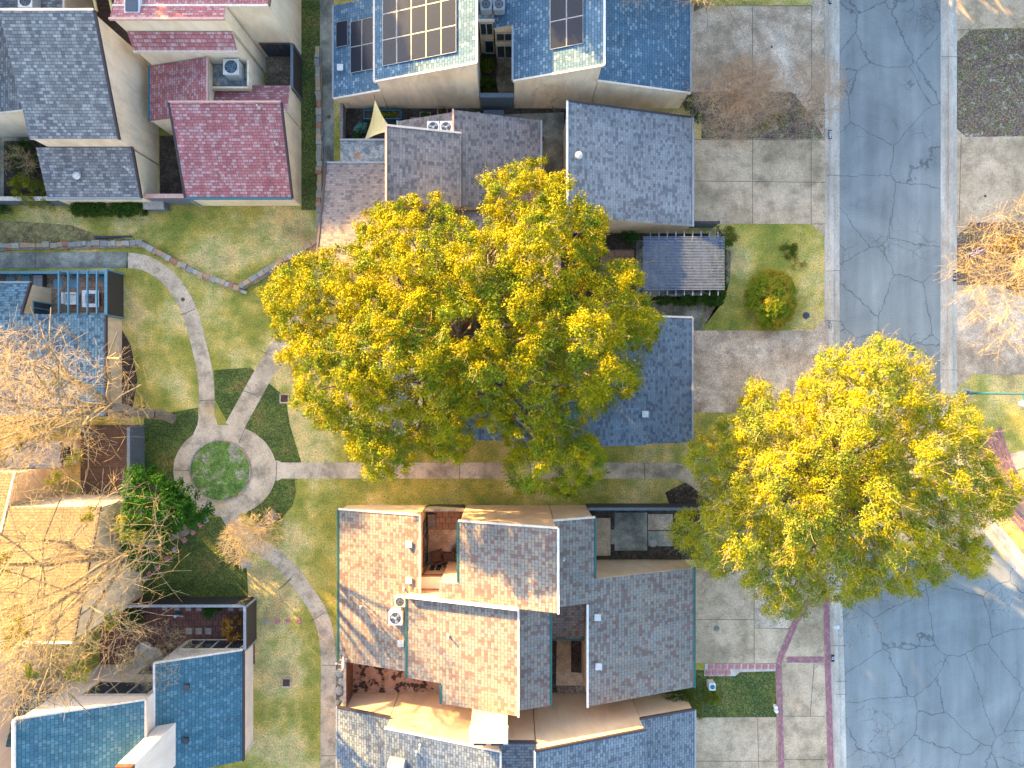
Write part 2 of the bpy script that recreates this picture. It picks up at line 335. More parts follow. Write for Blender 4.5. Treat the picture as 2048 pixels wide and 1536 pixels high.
M['brown'] = plain('brown_wood', (0.14, 0.07, 0.045), 0.7, 0, 0.3, 4)
M['metal'] = plain('light_metal', (0.62, 0.62, 0.6), 0.4, 0.3); M['dmetal'] = plain('dark_metal', (0.06, 0.07, 0.09), 0.4, 0.3)
M['membrane'] = ground('roof_membrane', [(0.3, (0.12, 0.15, 0.17)), (0.6, (0.3, 0.32, 0.32)), (0.75, (0.35, 0.16, 0.08))], 1.4, [(0.3, 0.7), (0.7, 1.2)], 4, (0.7, 1.3), 16)
M['terra'] = plain('terracotta', (0.4, 0.16, 0.09)); M['sail'] = plain('sail_cloth', (0.85, 0.66, 0.30), 0.8, 0, 0.05)
M['blue'] = plain('blue_metal', (0.03, 0.16, 0.24), 0.4, 0.2); M['lamp'] = plain('lamp_glass', (0.85, 0.87, 0.9), 0.2)
M['bark'] = ground('bark', [(0.3, (0.16, 0.12, 0.09)), (0.7, (0.3, 0.25, 0.2))], 2, [(0.3, 0.7), (0.7, 1.2)], 8, (0.6, 1.4), 22, sc=(1, 1, 0.4))
M['palebark'] = ground('pale_bark', [(0.3, (0.17, 0.135, 0.09)), (0.7, (0.28, 0.23, 0.16))], 2, [(0.3, 0.8), (0.7, 1.15)], 8, (0.7, 1.3), 22, sc=(1, 1, 0.4))
M['twig'] = plain('twig', (0.54, 0.39, 0.19), 0.85, 0, 0.25, 2); M['twig_r'] = plain('reddish_twig', (0.55, 0.36, 0.22), 0.85, 0, 0.3, 2)
M['oak'] = leafmat('oak_leaf', (0.27, 0.25, 0.006), (0.40, 0.33, 0.008), (0.12, 0.18, 0.015), 0.2)
M['oak2'] = leafmat('yellow_oak_leaf', (0.32, 0.30, 0.010), (0.46, 0.39, 0.014), (0.17, 0.23, 0.03), 0.22)
M['magn'] = leafmat('evergreen_leaf', (0.035, 0.11, 0.015), (0.05, 0.17, 0.02), None, 0.3)
M['shrub'] = leafmat('shrub_leaf', (0.05, 0.1, 0.015), (0.12, 0.16, 0.02), (0.2, 0.16, 0.02), 0.3)
M['bushy'] = leafmat('bush_leaf', (0.2, 0.29, 0.02), (0.3, 0.35, 0.03), (0.42, 0.33, 0.04), 0.3)
M['hedge'] = leafmat('hedge_leaf', (0.035, 0.08, 0.012), (0.07, 0.13, 0.02), None, 0.25)
M['yshrub'] = leafmat('yellow_shrub_leaf', (0.2, 0.24, 0.015), (0.3, 0.26, 0.02), (0.1, 0.14, 0.02), 0.35)
M['agave'] = leafmat('agave_leaf', (0.08, 0.2, 0.16), (0.1, 0.24, 0.2), None, 0.15)
M['orange'] = leafmat('orange_leaf', (0.45, 0.2, 0.03), (0.5, 0.28, 0.05), None, 0.3)
M['farleaf'] = leafmat('dark_leaf', (0.04, 0.07, 0.015), (0.06, 0.1, 0.02), None, 0.2)
# ------------------------------------------------------------------ the setting: ground, road, paths
def sheet(name, poly, z, m, kind='structure', label=None):
    o = MB().sheet(W(poly), z).build(name, M[m], fix=False)
    me = o.data
    if me.polygons[0].normal.z < 0: me.flip_normals()
    return props(o, label, None, None, kind)
def ribbon(mb, pts, w_, z, m=0):
    P_ = [Vector(g2w(*p)[:2]) for p in pts]; ww = w_ if isinstance(w_, (list, tuple)) else [w_]*len(pts); L = []; R = []
    for i, p in enumerate(P_):
        d = (P_[min(i+1, len(P_)-1)] - P_[max(i-1, 0)]).normalized(); n = Vector((-d.y, d.x)) * (ww[i] / S / 2)
        L.append(p + n); R.append(p - n)
    for i in range(len(P_)-1):
        mb.add([(*R[i], z), (*R[i+1], z), (*L[i+1], z), (*L[i], z)], [(0, 1, 2, 3)], m)
def smooth(pts, n=8):
    out = []; k = len(pts)
    for i in range(k-1):
        p0, p1, p2, p3 = (Vector(pts[max(0, min(k-1, j))]) for j in (i-1, i, i+1, i+2))
        for q in range(n):
            t_ = q/n; out.append(tuple(0.5*((2*p1)+(p2-p0)*t_+(2*p0-5*p1+4*p2-p3)*t_**2+(3*p1-p0-3*p2+p3)*t_**3)))
    out.append(tuple(pts[-1])); return out
def joints(mb, segs, z, w_=0.035, m=1):
    for x0, y0, x1, y1 in segs:
        a = Vector(g2w(x0, y0)[:2]); b = Vector(g2w(x1, y1)[:2]); d = (b-a).normalized(); n = Vector((-d.y, d.x))*w_/2
        mb.add([(*(a-n), z), (*(b-n), z), (*(b+n), z), (*(a+n), z)], [(0, 1, 2, 3)], m)
def fin(mb, name, mats, kind='structure', label=None):
    o = mb.build(name, mats, fix=False); me = o.data
    bm = bmesh.new(); bm.from_mesh(me)
    for f in bm.faces:
        if f.normal.z < 0: f.normal_flip()
    bm.to_mesh(me); bm.free(); return props(o, label, None, None, kind)
BIG = 9000
props(MB().sheet([(-BIG/S, -BIG/S), (BIG/S, -BIG/S), (BIG/S, BIG/S), (-BIG/S, BIG/S)], 0.0).build('ground', M['lawn'], fix=False), kind='structure')
# street
road = [(1678, -2200), (1882, -2200), (1882, 770), (1890, 840), (1908, 930), (1945, 1030), (2000, 1110), (2075, 1185), (2300, 1330), (4200, 1400), (4200, 4000), (1700, 4000), (1690, 1536), (1684, 1250), (1678, 1000)]
sheet('road', road, 0.004, 'asphalt')
cb = MB()
lc = [(1664, -2200), (1664, 700), (1666, 1100), (1674, 1350), (1678, 1536), (1688, 3000)]
ribbon(cb, lc, 30, 0.012)
rc = smooth([(1898, -2200), (1898, 300), (1898, 770), (1906, 850), (1926, 935), (1962, 1022), (2015, 1096), (2088, 1168), (2310, 1308), (3800, 1370)], 6)
ribbon(cb, rc, 34, 0.012)
fin(cb, 'gutter_pan', [M['curb']])
def curb(name, pts, off):
    mb = MB(); P_ = [Vector(g2w(*p)[:2]) for p in pts]; rows = []
    for i, p in enumerate(P_):
        d = (P_[min(i+1, len(P_)-1)] - P_[max(i-1, 0)]).normalized(); n = Vector((-d.y, d.x)); rows.append([(p + n*o_, z) for o_, z in off])
    for i in range(len(rows)-1):
        for j in range(len(off)-1):
            a, b, c, d = rows[i][j], rows[i+1][j], rows[i+1][j+1], rows[i][j+1]
            mb.add([(*a[0], a[1]), (*b[0], b[1]), (*c[0], c[1]), (*d[0], d[1])], [(0, 1, 2, 3)])
    return fin(mb, name, [M['curb']])
pf = [(-0.27, 0.0), (-0.26, 0.11), (-0.10, 0.12), (0.0, 0.10), (0.08, 0.02), (0.09, 0.0)]
curb('kerb', [(x - 5, y) for x, y in lc], [(-o_, z) for o_, z in pf][::-1])
curb('kerb', [(x + 6, y) for x, y in rc], pf)
jm = MB(); joints(jm, [(1650, 543, 1680, 541), (1650, 641, 1680, 643), (1880, 740, 1914, 740), (1880, 115, 1914, 115), (1650, 351, 1680, 352), (1660, 1290, 1690, 1290), (1670, 1361, 1692, 1361), (1671, 1387, 1692, 1387)], 0.125, 0.03, 0)
fin(jm, 'kerb_joint', [M['joint']])
# driveways on the left of the street
def slab(name, poly, m, segs=(), z=0.02, jw=0.035):
    mb = MB(); mb.sheet(W(poly), z, 0); joints(mb, segs, z + 0.004, jw); return fin(mb, name, [M[m], M['joint']])
slab('driveway', [(1350, -300), (1648, -300), (1648, 278), (1624, 232), (1584, 184), (1350, 184)], 'aggr', [(1505, 12, 1505, 184), (1623, 12, 1623, 184), (1382, 12, 1623, 12)])
sheet('grass_verge', [(1382, -60), (1640, -60), (1622, 11), (1382, 11)], 0.03, 'lawn')
slab('driveway', [(1360, 278), (1650, 278), (1650, 472), (1622, 448), (1360, 448)], 'conc', [(1505, 278, 1505, 448), (1622, 278, 1622, 448), (1382, 362, 1650, 365), (1382, 279, 1650, 280), (1622, 448, 1650, 448)])
sheet('planting_bed', [(1380, 184), (1584, 184), (1624, 232), (1650, 262), (1640, 278), (1403, 277), (1403, 245), (1380, 245)], 0.012, 'mulch')
slab('driveway', [(1360, 661), (1625, 661), (1645, 640), (1650, 640), (1650, 825), (1360, 825)], 'aggr')
slab('front_path', [(1300, 604), (1406, 604), (1405, 661), (1380, 661), (1380, 640), (1300, 640)], 'stain', [(1346, 604, 1346, 640)])
sheet('gravel_bed', [(1446, 500), (1462, 500), (1460, 560), (1445, 605), (1410, 650), (1405, 604), (1446, 604)], 0.010, 'gravel')
slab('driveway', [(1350, 1140), (1650, 1140), (1655, 1326), (1350, 1326)], 'conc', [(1508, 1150, 1508, 1326), (1382, 1239, 1508, 1239), (1508, 1256, 1580, 1257)])
slab('concrete_patch', [(1509, 1140), (1590, 1140), (1590, 1210), (1575, 1256), (1509, 1256)], 'aggr', z=0.026)
slab('pavement', [(1552, 1326), (1660, 1326), (1668, 1700), (1556, 1700)], 'conc', [(1566, 1432, 1650, 1432), (1566, 1519, 1650, 1519), (1628, 1330, 1620, 1432)])
slab('driveway', [(1350, 1435), (1552, 1434), (1556, 1800), (1350, 1800)], 'conc', [(1515, 1435, 1517, 1536), (1390, 1522, 1560, 1522)])
sheet('groundcover_bed', [(1385, 1340), (1550, 1342), (1553, 1434), (1400, 1436), (1300, 1436), (1300, 1345)], 0.012, 'cover')
# driveways on the right of the street
slab('driveway', [(1914, -400), (2300, -400), (2300, 55), (1975, 57), (1940, 60), (1914, 84)], 'conc', [(1914, 60, 1940, 60)])
sheet('mulch_bed', [(1914, 84), (1940, 60), (2300, 53), (2300, 270), (1932, 274), (1914, 258)], 0.012, 'mulch')
slab('driveway', [(1914, 258), (1932, 274), (2300, 270), (2300, 444), (1942, 445), (1914, 472)], 'conc', [(1922, 274, 1918, 440)])
sheet('planting_bed', [(1914, 472), (1942, 445), (2300, 444), (2300, 572), (1914, 570)], 0.012, 'mulch')
slab('driveway', [(1914, 570), (2300, 572), (2300, 749), (1944, 748), (1914, 776)], 'aggr')
slab('front_path', [(2300, 845), (2048, 900), (2020, 908), (2005, 918), (2022, 944), (2048, 935), (2300, 890)], 'path')
# brick pavers in rings and strips
def stones(mb, pts, rows, bl, bw, h, gap=0.1, jit=0.0, z0=0.0, m=0, rng=random):
    P_ = [Vector(g2w(*p)[:2]) for p in pts]
    for r in range(rows):
        off = (r - (rows-1)/2)*bw; carry = (r % 2)*bl*0.5
        for i in range(len(P_)-1):
            d = P_[i+1]-P_[i]; L = d.length; d.normalize(); n = Vector((-d.y, d.x)); s_ = carry
            while s_ < L:
                ln = bl*(1 + rng.uniform(-jit, jit)); c = P_[i] + d*(s_+ln/2) + n*(off + rng.uniform(-jit, jit)*bw*0.3)
                hh = h*(1+rng.uniform(-jit, jit)*0.3)
                mb.rbox(c.x, c.y, z0+hh/2, ln*(1-gap*0.7), bw*(1-gap)*(1+rng.uniform(-jit, jit)*0.4), hh, math.atan2(d.y, d.x)+rng.uniform(-jit, jit)*0.1, m); s_ += ln
            carry = s_ - L
bb = MB()
for pts in ([(1652, 1180), (1655, 1324), (1662, 1560)], [(1620, 1200), (1590, 1245), (1558, 1322)], [(1557, 1324), (1563, 1560)], [(1572, 1319), (1645, 1319)]):
    stones(bb, pts, 4, 0.2, 0.105, 0.045)
props(bb.build('brick_border', M['brick']), kind='structure')
rr = MB(); arc = smooth([(1935, 880), (1950, 930), (1985, 1008), (2040, 1072), (2110, 1140)], 8)
for q in range(7): stones(rr, [(x + 7*q + 22, y - 5*q + 4) for x, y in arc], 1, 0.21, 0.21, 0.05)
props(rr.build('brick_pavement', M['brick']), kind='structure')
# dark ground cover beds and the paths
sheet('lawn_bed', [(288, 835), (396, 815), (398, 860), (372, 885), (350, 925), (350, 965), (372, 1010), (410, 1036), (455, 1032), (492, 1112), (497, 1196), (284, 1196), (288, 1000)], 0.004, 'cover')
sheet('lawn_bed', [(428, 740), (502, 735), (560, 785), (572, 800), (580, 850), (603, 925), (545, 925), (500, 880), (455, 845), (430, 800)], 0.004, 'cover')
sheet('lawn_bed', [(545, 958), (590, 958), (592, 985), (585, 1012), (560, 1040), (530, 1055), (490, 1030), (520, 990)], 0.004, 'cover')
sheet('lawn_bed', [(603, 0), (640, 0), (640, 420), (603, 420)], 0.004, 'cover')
sheet('bare_soil', [(244, 660), (262, 690), (275, 760), (262, 835), (244, 835)], 0.006, 'soil')
sheet('bare_soil', [(1330, 985), (1370, 965), (1420, 995), (1440, 1010), (1340, 1012)], 0.006, 'soil')
sheet('bare_soil', [(0, 440), (140, 450), (200, 470), (270, 480), (280, 492), (0, 497)], 0.006, 'dryturf')
sheet('path_slab', [(640, -300), (668, -300), (668, 500), (640, 500)], 0.016, 'stain')
pm = MB()
ribbon(pm, [(-400, 521), (0, 521), (160, 521), (255, 520)], 32, 0.018, 2)
ribbon(pm, smooth([(255, 520), (300, 530), (345, 565), (378, 620), (398, 690), (412, 760), (414, 830), (418, 880)], 8), [31]*50 + [33]*10, 0.018)
n = 72; cx, cy = 450, 941
for i in range(n):
    a0, a1 = 2*math.pi*i/n, 2*math.pi*(i+1)/n; q = []
    for a, r in ((a0, 103), (a1, 103), (a1, 60), (a0, 60)):
        qx = cx + math.cos(a)*r if r == 103 else 441 + math.cos(a)*r; qy = cy + math.sin(a)*(91 if r == 103 else 60)
        q.append((*g2w(qx, qy)[:2], 0.022))
    pm.add(q, [(0, 1, 2, 3)])
pm.sheet(W([(398, 830), (430, 830), (436, 850), (458, 852), (470, 880), (360, 900), (385, 872), (395, 850)]), 0.026)
ribbon(pm, [(468, 855), (520, 760), (600, 630), (700, 470)], 38, 0.014)
ribbon(pm, smooth([(530, 941), (556, 941), (640, 941), (1000, 941), (1290, 941), (1350, 942), (1385, 955), (1420, 980), (1460, 998), (1560, 1010), (1665, 1012)], 6), [54]*3 + [40]*4 + [32]*60, 0.014)
ribbon(pm, smooth([(452, 1020), (490, 1075), (560, 1120), (620, 1195), (648, 1250), (657, 1320), (657, 1400), (656, 1700)], 8), 31, 0.018)
joints(pm, [(71, 505, 71, 537), (255, 504, 256, 537), (362, 630, 391, 618), (398, 801, 430, 800), (476, 1062, 495, 1048), (554, 922, 552, 963), (735, 925, 735, 957), (919, 925, 919, 957), (1289, 925, 1289, 957),
            (350, 940, 381, 941), (490, 858, 478, 885), (408, 1020, 418, 993), (516, 700, 548, 712), (482, 780, 512, 790), (556, 1180, 583, 1157), (620, 1243, 650, 1225), (643, 1330, 672, 1330), (643, 1511, 672, 1511), (568, 1170, 590, 1147)], 0.03)
fin(pm, 'path', [M['path'], M['joint'], M['stain']])
isl = MB(); isl.sheet([(*g2w(441+59*math.cos(a*math.pi/32), 941+59*math.sin(a*math.pi/32))[:2],) for a in range(64)], 0.05)
fin(isl, 'grass_island', [M['island']])
eg = MB(); stones(eg, [(441+60*math.cos(a*math.pi/20), 941+60*math.sin(a*math.pi/20)) for a in range(41)], 1, 0.3, 0.11, 0.09, 0.15, 0.3)
props(eg.build('stone_edging', M['stone']), 'ring of small stones round the circular grass island', 'edging')
# ------------------------------------------------------------------ houses
def block(h, poly, zf, rm, wm, edges=(), oh=0.05, t=0.16, wall=True, inset=0.012, rname='roof'):
    Pw = W(poly); zz = lambda x, y: zf(x*S+1024, 768-y*S)
    if wall:
        MB().prism(offset_poly(Pw, -inset), -0.05, lambda x, y: zz(x, y)-t*0.5).build('wall', M[wm], h)
    ro = MB().prism(offset_poly(Pw, oh), lambda x, y: zz(x, y)-t, lambda x, y: zz(x, y), 0, 1).build(rname, [M[rm], M['trim']], h)
    Po = offset_poly(Pw, oh+0.05); n = len(Pw)
    for e in edges:
        i, mk, nm = e[:3]; hh = e[3] if len(e) > 3 else 0.1; a = Po[i]; b = Po[(i+1) % n]
        d = (Vector(b)-Vector(a)).normalized()*0.02
        a = (a[0]+d.x, a[1]+d.y); b = (b[0]-d.x, b[1]-d.y)
        zt = 0.05 if hh <= 0.1 else hh - 0.1
        MB().beam((*a, zz(*a)+zt-0.09), (*b, zz(*b)+zt-0.09), 0.12, 0.2+max(0, hh-0.1)).build(nm, M[mk], ro)
    return ro
def window(h, p0, p1, z0, z1, side=1, panes=2, fm='frame', name='window', fw=0.07):
    a = Vector(g2w(*p0)[:2]); b = Vector(g2w(*p1)[:2]); d = b-a; L = d.length; d.normalize(); n = Vector((-d.y, d.x))*side
    ang = math.atan2(d.y, d.x); fr = MB(); c = (a+b)/2 + n*0.03
    for zc in (z0+fw/2, z1-fw/2): fr.rbox(c.x, c.y, zc, L, 0.09, fw, ang)
    for k in range(panes+1):
        q = a + d*(fw/2 + (L-fw)*k/panes) + n*0.032; fr.rbox(q.x, q.y, (z0+z1)/2, fw, 0.085, (z1-z0)-2*fw, ang)
    f = fr.build(name, M[fm], h); q = (a+b)/2 + n*0.012
    MB().rbox(q.x, q.y, (z0+z1)/2, L-fw, 0.03, z1-z0-fw, ang).build('pane', M['glass'], f); return f
def vent(ro, px, py, zf, kind='box'):
    gx, gy, z = onplane(px, py, zf, 0.1); x, y, _ = g2w(gx, gy); mb = MB()
    if kind == 'box':
        mb.box(x-0.16, x+0.16, y-0.17, y+0.17, z-0.15, z+0.1); mb.box(x-0.2, x+0.2, y-0.21, y+0.21, z+0.1, z+0.14); k = 'metal'
    elif kind == 'dark':
        mb.box(x-0.15, x+0.15, y-0.15, y+0.15, z-0.15, z+0.06); mb.box(x-0.18, x+0.18, y-0.18, y+0.18, z+0.06, z+0.1); k = 'dmetal'
    elif kind == 'dome':
        mb.lathe((x, y, z-0.1), [(0.16, 0), (0.16, 0.15), (0.26, 0.18), (0.26, 0.24), (0.2, 0.32), (0.05, 0.37)], 18); k = 'metal'
    else:
        mb.tube((x, y, z-0.2), (x, y, z+0.35), 0.05, 0.05, 8); mb.tube((x, y, z-0.12), (x, y, z-0.02), 0.12, 0.07, 8); k = 'metal'
    mb.build('vent' if kind != 'pipe' else 'vent_pipe', M[k], ro)
def house(label, gx, gy, cat='townhouse', name='townhouse'):
    return thing(name, label, cat, g2w(gx, gy))
# A: grey shingle house, top left
hA = house('grey shingled stucco townhouse with tall blank east wall, at the top left of the photo', 230, 300)
zA = plane('y', 141, 7.9, 328, 5.3); a1 = block(hA, rect(162, 318, 141, 328), zA, 'Ay', 'beige_st', [(0, 'trim', 'edge_trim'), (1, 'dtrim', 'edge_trim')])
zA2 = plane('y', 328, 3.7, 417, 2.5); a2 = block(hA, rect(143, 317, 331, 412), zA2, 'Ay', 'cream', [(2, 'gut', 'gutter'), (1, 'dtrim', 'edge_trim')])
vent(a2, 155, 352, zA2, 'dome'); vent(a2, 254, 337, zA2, 'pipe')
zA3 = plane('x', -60, 3.4, 160, 5.2); a3 = block(hA, rect(-160, 159, 100, 274), zA3, 'Ax', 'cream', [(2, 'trim', 'edge_trim')])
a4 = block(hA, rect(-160, 186, -60, 96), flat(3.4), 'Ay', 'beige', [(1, 'trim', 'edge_trim')])
# B: red roofs
hB = house('cream stucco townhouse with red shingled roofs, beside the grassy side strip', 470, 300)
zB1 = plane('y', -100, 4.3, 145, 7.4); block(hB, rect(340, 603, -120, 115), zB1, 'Bx', 'cream', [(2, 'trim', 'edge_trim'), (1, 'brown', 'edge_trim')])
block(hB, rect(340, 532, 118, 143), plane('y', 118, 7.1, 143, 7.4), 'By', 'cream', [(2, 'ptrim', 'edge_trim')])
zB2 = plane('y', 146, 5.7, 167, 5.0); block(hB, rect(344, 528, 146, 166), zB2, 'By', 'cream', [(2, 'trim', 'edge_trim')])
zB3 = plane('x', 340, 2.75, 463, 4.1); b3 = block(hB, rect(341, 462, 169, 270), zB3, 'Bx', 'cream', [(3, 'blue', 'gutter'), (1, 'ptrim', 'edge_trim')])
block(hB, rect(465, 531, 169, 212), flat(3.0), 'membrane', 'cream', [(1, 'cream', 'parapet', 0.5), (2, 'cream', 'parapet', 0.35)])
zB4 = plane('y', 203, 2.6, 262, 3.3); block(hB, [(465, 214), (533, 214), (533, 203), (602, 203), (602, 257), (465, 257)], zB4, 'By', 'cream', [(1, 'gut', 'gutter')])
zB5 = plane('y', 259, 4.7, 417, 2.4); b5 = block(hB, rect(405, 603, 260, 412), zB5, 'By', 'cream', [(0, 'ptrim', 'edge_trim', 0.14), (2, 'blue', 'gutter'), (1, 'dtrim', 'edge_trim'), (3, 'dtrim', 'edge_trim')])
vent(b5, 553, 287, zB5, 'pipe'); vent(b5, 517, 214, zB5, 'pipe')
window(hB, (540, 115.8), (598, 115.8), 0.3, 2.2, -1, 2, 'brown', 'window')
gx, gy, z = onplane(266, 10, zB1, 0.1); x, y, _ = g2w(gx, gy)
sk = MB(); sk.box(x-0.45, x+0.45, y-0.55, y+0.55, z-0.2, z+0.12); sk = sk.build('skylight', M['wtrim'], hB)
MB().prism([(x-0.36, y-0.45), (x+0.36, y-0.45), (x+0.36, y+0.45), (x-0.36, y+0.45)], z+0.1, z+0.2).build('pane', M['glass'], sk)
# C: blue roofs with solar panels
hC = house('blue shingled townhouse under rows of solar panels, stained beige wall facing the narrow yard', 1000, 150)
zC1 = plane('x', 683, 2.0, 777, 3.3); c1 = block(hC, rect(683, 776, 43, 217), zC1, 'Cx', 'beige_st', [(3, 'gut', 'gutter'), (2, 'trim', 'edge_trim')])
zC2 = plane('x', 777, 4.7, 961, 7.3); c2 = block(hC, rect(776.8, 961, -400, 217), zC2, 'Cx', 'beige_st', [(1, 'wtrim', 'edge_trim'), (2, 'trim', 'edge_trim'), (3, 'trim', 'edge_trim')])
zC3 = plane('x', 1028, 4.8, 1180, 7.0); c3 = block(hC, [(992, -400), (1180, -400), (1180, 217), (1028, 217), (1028, 116), (992, 116)], zC3, 'Cx', 'beige_st', [(1, 'wtrim', 'edge_trim'), (3, 'gut', 'gutter'), (2, 'trim', 'edge_trim')])
zC4 = plane('x', 1180, 4.8, 1358, 2.9); c4 = block(hC, rect(1180.6, 1358, -400, 217), zC4, 'Cx', 'beige_st', [(1, 'gut', 'gutter'), (2, 'trim', 'edge_trim')])
block(hC, rect(963, 990, -400, 106), flat(4.7), 'membrane', 'beige', [(2, 'trim', 'edge_trim')])
window(hC, (964, 106.8), (989, 106.8), 2.7, 4.3, -1, 2); window(hC, (994, 116.8), (1026, 116.8), 2.6, 3.7, -1, 2)
window(hC, (994, 117), (1026, 117), 0.1, 2.0, -1, 2, 'metal', 'glass_door'); window(hC, (970, 107), (989, 107), 0.1, 2.0, -1, 1, 'metal', 'glass_door')
vent(c1, 681, 136, zC1, 'box')
# D: mauve roofs + garage
hD = house('mauve shingled townhouse north of the big yellow oak, two fan units on its roof', 930, 400)
zD1 = plane('x', 808, 6.5, 932, 5.2); d1 = block(hD, rect(808, 931, 321, 448), zD1, 'Dx', 'beige', [(3, 'ptrim', 'edge_trim', 0.14), (0, 'trim', 'edge_trim')])
zD3 = plane('x', 921, 5.0, 1076, 3.2); d3 = block(hD, [(921, 276), (1076, 276), (1076, 446), (934, 446), (934, 318), (921, 318)], zD3, 'Dx', 'beige', [(5, 'ptrim', 'edge_trim', 0.14), (1, 'gut', 'gutter')])
zD2 = plane('x', 812, 3.1, 921, 4.7); d2 = block(hD, rect(812, 918, 276, 318), zD2, 'Dx', 'beige', [(3, 'gut', 'gutter')])
zD4 = plane('y', 349, 2.4, 529, 4.65); d4 = block(hD, rect(673, 805, 349, 560), zD4, 'Dy', 'beige', [(0, 'gut', 'gutter'), (3, 'dtrim', 'edge_trim')])
zD5 = plane('y', 449, 4.2, 620, 6.2); d5 = block(hD, rect(808, 1110, 450, 600), zD5, 'Dx', 'beige', [(0, 'trim', 'edge_trim')])
vent(d3, 990, 346, zD3, 'pipe')
block(hD, rect(698, 806, 305, 346), flat(2.3), 'membrane', 'beige', [(0, 'gut', 'gutter')], rname='flat_roof')
zE = plane('x', 1126, 5.15, 1366, 2.4); e1 = block(hD, rect(1126, 1366, 263, 466), zE, 'Ex', 'beige', [(3, 'wtrim', 'edge_trim', 0.14), (1, 'gut', 'gutter'), (0, 'dtrim', 'edge_trim')], rname='garage_roof')
vent(e1, 1157, 312, zE, 'dome')
# G: blue-grey roofs under the oak
hG = house('blue grey shingled townhouse half hidden under the big yellow oak, beside the pink driveway', 1150, 780)
zG1 = plane('x', 1272, 3.5, 1365, 2.4); g1 = block(hG, rect(1273, 1365, 644, 878), zG1, 'Gx', 'beige', [(1, 'gut', 'gutter'), (0, 'trim', 'edge_trim')])
zG2 = plane('x', 1030, 6.0, 1270, 3.7); g2 = block(hG, rect(1030, 1271, 690, 880), zG2, 'Gx', 'beige', [(0, 'trim', 'edge_trim')])
vent(g2, 1290, 828, zG2, 'box')
zG3 = plane('x', 860, 3.8, 1005, 5.3); g3 = block(hG, rect(862, 1006, 660, 868), zG3, 'Gx', 'beige', [(1, 'gut', 'gutter')]); vent(g3, 982, 858, zG3, 'box')
zG4 = plane('x', 705, 2.3, 858, 4.0); block(hG, rect(702, 858, 690, 862), zG4, 'Gx', 'beige', [(3, 'gut', 'gutter')])
# I: blue grey and maroon tabs
hI = house('tan stucco townhouse with mottled grey and maroon shingles, tiled courtyard on its north side', 930, 1150)
zI1 = plane('x', 694, 2.2, 854, 4.3); i1 = block(hI, rect(694, 853, 1010, 1296), zI1, 'Ix', 'tan', [(3, 'gtrim', 'gutter'), (1, 'trim', 'edge_trim'), (0, 'trim', 'edge_trim')])
for p in ((818, 1088), (818, 1160), (802, 1286)): vent(i1, *p, zI1, 'box')
vent(i1, 722, 1214, zI1, 'pipe'); vent(i1, 808, 1178, zI1, 'pipe')
zI2 = plane('x', 932, 6.3, 1098, 8.4); i2 = block(hI, [(932, 1010), (1098, 1010), (1098, 1148), (897, 1148), (897, 1119), (932, 1119)], zI2, 'Ix', 'tan', [(1, 'wtrim', 'edge_trim', 0.14), (5, 'gtrim', 'gutter'), (0, 'trim', 'edge_trim')])
zI3 = plane('x', 1101, 6.1, 1369, 2.4); i3 = block(hI, [(1098.8, 1010), (1171, 1010), (1171, 1120), (1369, 1120), (1369, 1344), (1162, 1344), (1162, 1159), (1098.8, 1159)], zI3, 'Ix', 'tan', [(1, 'gtrim', 'gutter'), (3, 'gtrim', 'gutter'), (5, 'wtrim', 'edge_trim', 0.14), (0, 'trim', 'edge_trim')])
vent(i3, 1195, 1234, zI3, 'box'); vent(i3, 1197, 1332, zI3, 'box'); vent(i3, 1127, 1119, zI3, 'pipe')
zI5 = plane('x', 836, 4.9, 1033, 7.4); i5 = block(hI, [(836, 1151), (1032, 1151), (1032, 1333), (900, 1333), (900, 1297), (836, 1297)], zI5, 'Ix', 'tan', [(0, 'white_st', 'parapet', 0.45), (5, 'gtrim', 'gutter'), (3, 'gtrim', 'gutter'), (1, 'trim', 'edge_trim')])
vent(i5, 897, 1272, zI5, 'pipe')
zI6 = plane('x', 1033, 6.7, 1089, 6.0); block(hI, rect(1036, 1090, 1161, 1333), zI6, 'Ix', 'tan', [(1, 'gtrim', 'gutter')])
zI7 = plane('y', 1161, 3.7, 1252, 2.4); block(hI, rect(1093, 1160, 1162, 1252), zI7, 'Iy', 'tan', [(2, 'gtrim', 'gutter')])
block(hI, rect(856, 894, 1128, 1148), flat(3.4), 'white_st', 'tan', [(0, 'brown', 'edge_trim')], rname='flat_roof')
window(hI, (854.6, 1035), (854.6, 1120), 0.1, 2.1, 1, 3, 'dframe', 'glass_door')
window(hI, (862, 1127.2), (888, 1127.2), 0.2, 2.2, 1, 2, 'frame')
window(hI, (1100, 1252.8), (1130, 1252.8), 0.3, 2.0, -1, 2, 'wtrim')
ch = MB(); x0, y0, _ = g2w(955, 1362); x1, y1, _ = g2w(1016, 1335)
ch.box(x0, x1, y0, y1, 0, 8.6); chm = ch.build('chimney', M['tan'], hI)
cp = MB(); cp.box(x0-0.06, x1+0.06, y0-0.06, y1+0.06, 8.6, 8.72)
cp.add([(x0, y1+0.02, 8.72), (x1, y1+0.02, 8.72), (x1, y0+0.25, 9.15), (x0, y0+0.25, 9.15), (x0, y0, 8.72), (x1, y0, 8.72)], [(0, 1, 2, 3), (3, 2, 5, 4), (0, 3, 4), (1, 5, 2)])
cp.build('chimney_cap', M['trim'], chm)
for k in (0.27, 0.73):
    q = x0 + (x1-x0)*k; MB().box(q-0.35, q+0.35, y0+0.02, y0+0.2, 8.72, 8.98).build('flue', M['dmetal'], chm)
